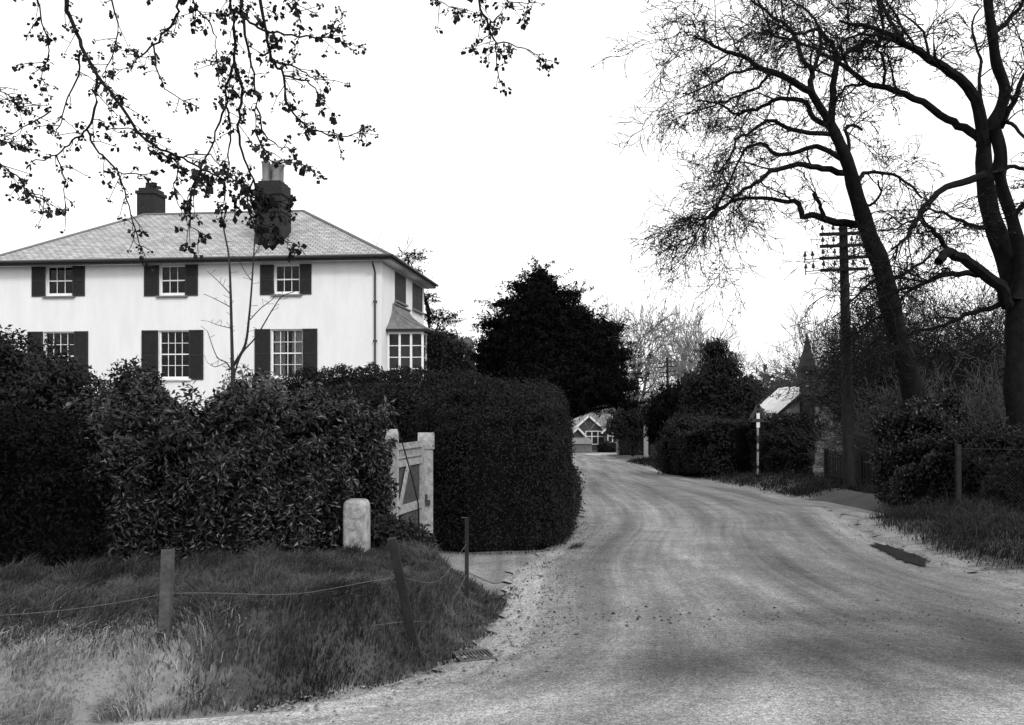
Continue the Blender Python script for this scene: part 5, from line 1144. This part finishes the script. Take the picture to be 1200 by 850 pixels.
def overhang():
    rs = np.random.RandomState(91); xb, yb = -5.1, 6.6; zb = g1(xb, yb); t = thing('overhanging_tree', 'tree with hanging branches and opening leaf buds across the top left sky', 'tree', (xb, yb, zb)); L = np.array(t.location)
    m = MB(); tp, tr = smooth_line([(xb, yb, zb - .3), (xb + .1, yb, zb + 1.5), (xb + .3, yb - .1, zb + 3.4), (xb + .2, yb - .2, zb + 5.6), (xb + .5, yb, zb + 8.2)], [.3, .24, .21, .17, .1], 5); m.tube(tp - L, tr, 12); m.build('trunk', M['bark'], t, True)
    limbs = [smooth_line([(xb + .3, yb - .1, zb + 4.2), (-4.2, 6.1, 5.6), (-3.2, 5.8, 6.0), (-1.8, 6.0, 6.1), (-.6, 6.2, 5.95), (.35, 6.25, 5.6)], [.13, .11, .09, .07, .045, .02], 6), smooth_line([(xb + .3, yb - .15, zb + 3.6), (-4.3, 5.6, 4.9), (-3.4, 5.3, 5.3), (-2.6, 5.4, 5.2)], [.09, .07, .05, .03], 6)]
    lp = np.concatenate([l[0] for l in limbs]); a = [tubes([(p - L, r)], 7) for p, r in limbs]; lines = []; sites = []
    for pts, w0, w1, Y in FB:
        k = Y / F; dy = rs.randn() * .25 if pts[0][1] < -20 or pts[0][0] < -30 else .1 * rs.randn(); n_ = len(pts)
        base = [P(x, y, Y) for x, y in pts]
        if pts[0][1] < -20 or pts[0][0] < -30:
            b0 = np.array(base[0]); j = np.argmin(np.linalg.norm(lp - b0, axis=1)); base = [lp[j], (lp[j] + b0) / 2 + (0, 0, .05)] + base; rad = np.concatenate([[w0 * 1.3, w0 * 1.15], np.linspace(w0, w1, n_)])
        else: rad = np.linspace(w0, w1, n_)
        p, r = smooth_line(base, rad / 2 * k, 4); p = p + np.concatenate([np.zeros((1, 3)), rs.randn(len(p) - 1, 3) * .006]); lines.append((p, r))
        TLn = np.linalg.norm(np.diff(p, axis=0), axis=1).sum(); nt = int(TLn * 17)
        fr = rs.rand(nt); 
        for f in np.concatenate([fr, [1.0]]):
            i = min(int(f * (len(p) - 1)), len(p) - 2); s = p[i] + (p[i + 1] - p[i]) * (f * (len(p) - 1) - i)
            if f == 1: sites.append(s); continue
            b = p[i + 1] - p[i]; b /= np.linalg.norm(b) + 1e-9; v = rs.randn(3); v[2] = v[2] * .7; d = b * .6 + v * .55; d /= np.linalg.norm(d); LL = .03 + .16 * rs.rand() ** 1.6
            q = [s, s + d * LL * .5 + rs.randn(3) * .006, s + d * LL + np.array((0, 0, -.01))]; lines.append((np.array(q), np.array((.0032, .0026, .0022)))); sites.append(q[-1])
            if LL > .1:
                s2 = q[1]; v = rs.randn(3); v /= np.linalg.norm(v); e = s2 + v * .06; lines.append((np.array([s2, (s2 + e) / 2 + rs.randn(3) * .004, e]), np.array((.0024, .002, .002)))); sites.append(e)
    big = [l for l in lines if len(l[0]) > 4]; sm = [l for l in lines if len(l[0]) <= 4]
    a += [tubes([(p - L, r)], 6) for p, r in big]; a.append(tubes([(p - L, r) for p, r in sm], 4)); v, q = merge(a); cr = mk('branches', v, [q], M['twig'], t)
    S = np.array(sites); K = 9; n_ = len(S); sc = .46 + .66 * rs.rand(n_) ** 1.3
    sc *= np.where(S[:, 0] < PX(200, 6), .82, 1.0); low = (S[:, 2] < P(0, 190, 6)[2]) & (S[:, 0] > PX(250, 6)); sc[low] *= 1.35
    pp_ = np.repeat(S, K, 0); d = rs.randn(n_ * K, 3); d /= np.linalg.norm(d, axis=1)[:, None]; d[:, 2] -= .35; pp_ = pp_ + d * .010 * np.repeat(sc, K)[:, None]
    N = rs.randn(n_ * K, 3); v = np.empty((n_ * K, 4, 3)); N -= d * (N * d).sum(1)[:, None]; N /= np.linalg.norm(N, axis=1)[:, None]; s_ = np.cross(N, d); ln = (.034 * np.repeat(sc, K) * (.6 + .7 * rs.rand(n_ * K)))[:, None]
    v[:, 0] = pp_; v[:, 2] = pp_ + d * ln; v[:, 1] = pp_ + d * ln * .55 + s_ * ln * .46; v[:, 3] = pp_ + d * ln * .55 - s_ * ln * .46
    mk('leaves', v.reshape(-1, 3) - L, [np.arange(n_ * K * 4).reshape(-1, 4)], M['budleaf'], cr)
overhang()

# ------------------------------------------------------------------ grass, stones, distant wood
def blades(name, m, n, area, hmin, hmax, wd, seed, dens=None, lean=.5, curl=.5):
    rs = np.random.RandomState(seed); x = area[0] + rs.rand(n) * (area[1] - area[0]); y = area[2] + rs.rand(n) * (area[3] - area[2]); k = dens(x, y, rs.rand(n)); x, y = x[k], y[k]; n = len(x); z = gz(x, y)
    cl = np.clip(.55 + .6 * wav(x, y, .25, 4), .15, 1.3); h = (hmin + (hmax - hmin) * rs.rand(n) ** 1.5) * cl; a = rs.rand(n) * 6.283; fl = .9 * wav(x, y, .5, 7) + rs.randn(n) * .6
    lx = np.cos(fl * 1.5 + 1) * lean * h * (.4 + rs.rand(n)); ly = np.sin(fl * 1.5 + 1) * lean * h * (.4 + rs.rand(n)) - .15 * h; w = wd * (.6 + .8 * rs.rand(n)); cx, cy = np.cos(a) * w / 2, np.sin(a) * w / 2
    v = np.empty((n, 5, 3)); v[:, 0] = np.stack([x - cx, y - cy, z - .01], 1); v[:, 1] = np.stack([x + cx, y + cy, z - .01], 1); v[:, 2] = np.stack([x + cx * .8 + lx * .35, y + cy * .8 + ly * .35, z + h * .6], 1); v[:, 3] = np.stack([x - cx * .8 + lx * .35, y - cy * .8 + ly * .35, z + h * .6], 1)
    v[:, 4] = np.stack([x + lx * (1 + curl), y + ly * (1 + curl), z + h * (1 - .35 * rs.rand(n))], 1)
    i = np.arange(n)[:, None] * 5; return tag(mk(name, v.reshape(-1, 3), [i + np.array([[0, 1, 2, 3]]), i + np.array([[3, 2, 4]])], m), kind='stuff')
def dbank(x, y, r):
    d = sdf(BANK, x, y); dr = sstep(-1.3, -2.4, x) * sstep(6.1, 5.4, y); return (d > -.03) & (r > dr * .93) & (dr < .97)
blades('grass', M['grass'], 200000, (-6.5, .1, 4.0, 11.2), .05, .2, .007, 101, dbank, .7)
blades('dry_grass', M['drygrass'], 130000, (-6, -1.0, 3.4, 7.4), .05, .14, .006, 102, lambda x, y, r: (sdf(BANK, x, y) > .0) & (r < sstep(-1.5, -2.6, x) * sstep(6.3, 5.3, y)), .9)
blades('rough_grass', M['darkgrass'], 150000, (5.4, 14, 7.5, 27), .1, .42, .012, 103, lambda x, y, r: (r < sstep(.15, 1.0, sdf(RV, x, y))) & ~((x < 9.2) & (y > 18.5) & (y < 24.6)), .6)
blades('verge_weeds', M['darkgrass'], 16000, (7.2, 10.5, 24, 64), .1, .4, .03, 104, lambda x, y, r: (sdf(RV, x, y) > .1) & (r < sstep(.1, .6, sdf(RV, x, y))), .6)
blades('edge_weeds', M['darkgrass'], 30000, (-1.2, 1.2, 8.3, 13.6), .03, .11, .01, 105, lambda x, y, r: np.abs(x - np.interp(y, [8.3, 9.2, 10.0, 10.8, 11.5, 12.4, 13.4], [-.16, -.02, .14, .27, .5, .72, 1.0])) < .11 * np.clip(.35 + wav(x * 0, y, .35, 2), 0, 1.3), .6)
def stones(name, m, n, fn, smin, smax, seed, kind='stuff'):
    rs = np.random.RandomState(seed); x, y, sc = fn(rs, n); n = len(x); z = np.maximum(gz(x, y) + .02, base_z(y) + .02); s = (smin + (smax - smin) * rs.rand(n) ** 3) * sc
    o = np.array([(1, 0, 0), (0, 1, 0), (-1, 0, 0), (0, -1, 0), (0, 0, .6), (0, 0, -.5), ], float); v = o[None] * (.7 + .6 * rs.rand(n, 6, 1)) * s[:, None, None]; a = rs.rand(n) * 6.28; ca, sa = np.cos(a)[:, None], np.sin(a)[:, None]
    vx = v[..., 0] * ca - v[..., 1] * sa * .7; vy = v[..., 0] * sa + v[..., 1] * ca * .7; v = np.stack([vx + x[:, None], vy + y[:, None], v[..., 2] + z[:, None] + s[:, None] * .15], -1)
    f = np.array([(0, 1, 4), (1, 2, 4), (2, 3, 4), (3, 0, 4), (1, 0, 5), (2, 1, 5), (3, 2, 5), (0, 3, 5)]); i = np.arange(n)[:, None, None] * 6
    return tag(mk(name, v.reshape(-1, 3), [(f[None] + i).reshape(-1, 3)], m), kind=kind)
def onroad(rs, n):
    y = 4.6 + 22 * rs.rand(n) ** 1.8; xl = np.interp(y, [4, 5.3, 6.1, 7.1, 8.7, 10.5, 12.6, 15.5, 20, 27], [-5, -1.5, -.6, -.25, -.1, 0, .42, 1.05, 1.55, 1.85]); xr = np.interp(y, [4, 6.4, 7.6, 9.2, 12, 14.2, 17, 20, 27], [12, 10, 7.6, 6, 5.6, 5.95, 6.5, 7.2, 7.5]); x = xl + (xr - xl) * rs.rand(n); return x, y, np.ones(n)
stones('loose_gravel', M['pebble'], 9000, onroad, .003, .012, 111)
def edgy(rs, n):
    y = 5.2 + 12 * rs.rand(n) ** 1.3; s = rs.rand(n) < .5; xl = np.interp(y, [4, 5.3, 6.1, 7.1, 8.7, 10.5, 12.6, 15.5, 20, 27], [-5, -1.5, -.6, -.25, -.1, 0, .42, 1.05, 1.55, 1.85]); xr = np.interp(y, [4, 6.4, 7.6, 9.2, 12, 14.2, 17, 20, 27], [12, 10, 7.6, 6, 5.6, 5.95, 6.5, 7.2, 7.5]); x = np.where(s, xl + np.abs(rs.randn(n)) * .35, xr + rs.randn(n) * .3); return x, y, np.ones(n)
stones('edge_gravel', M['pebble'], 3000, edgy, .006, .022, 112)
def clods(rs, n):
    c = rs.randint(0, 3, n); cx = np.array([1.9, 2.8, 3.9])[c]; cy = np.array([7.9, 7.7, 7.4])[c]; x = cx + rs.randn(n) * np.array([.7, .55, .35])[c]; y = cy + rs.randn(n) * np.array([.3, .3, .7])[c]; k = (sdf(BANK, x, y) < -.1); return x[k], y[k], np.ones(k.sum())
stones('dark_clods', M['clod'], 1300, lambda rs, n: (lambda a: a)(clods(rs, n)), .01, .038, 113)
def lclods(rs, n): y = 6.4 + 7 * rs.rand(n); x = np.interp(y, [6, 7, 9, 11, 14], [-.3, 0, .3, .6, 1.4]) + np.abs(rs.randn(n)) * .55; return x, y, np.ones(n)
stones('leaf_litter', M['clod'], 900, lclods, .004, .015, 114)
# far-off wood closing the view
def wood():
    rs = np.random.RandomState(121); out = []; n = 420
    th = R(-42) + rs.rand(n) * R(84); d = 150 + rs.rand(n) * 60; x = np.sin(th) * d; y = np.cos(th) * d; h = np.interp(np.degrees(th), [-42, -5, 3, 8, 14, 20, 42], [9, 8, 6, 6, 9, 12, 14]) * (.7 + .5 * rs.rand(n))
    parts = []
    for k in range(n):
        m_ = 260; p = rs.randn(m_, 3); p /= np.linalg.norm(p, axis=1)[:, None]; c = np.array((x[k], y[k], -4.9 + h[k] * .55)); pp_ = c + p * np.array((h[k] * .4, h[k] * .4, h[k] * .5)) * (.6 + .5 * rs.rand(m_, 1)); parts.append(leaves(pp_, p, 1.5, rs, .5, 1.2))
    v, q = merge(parts); return tag(mk('distant_wood', v, [q], M['midbark']), kind='stuff')
wood()
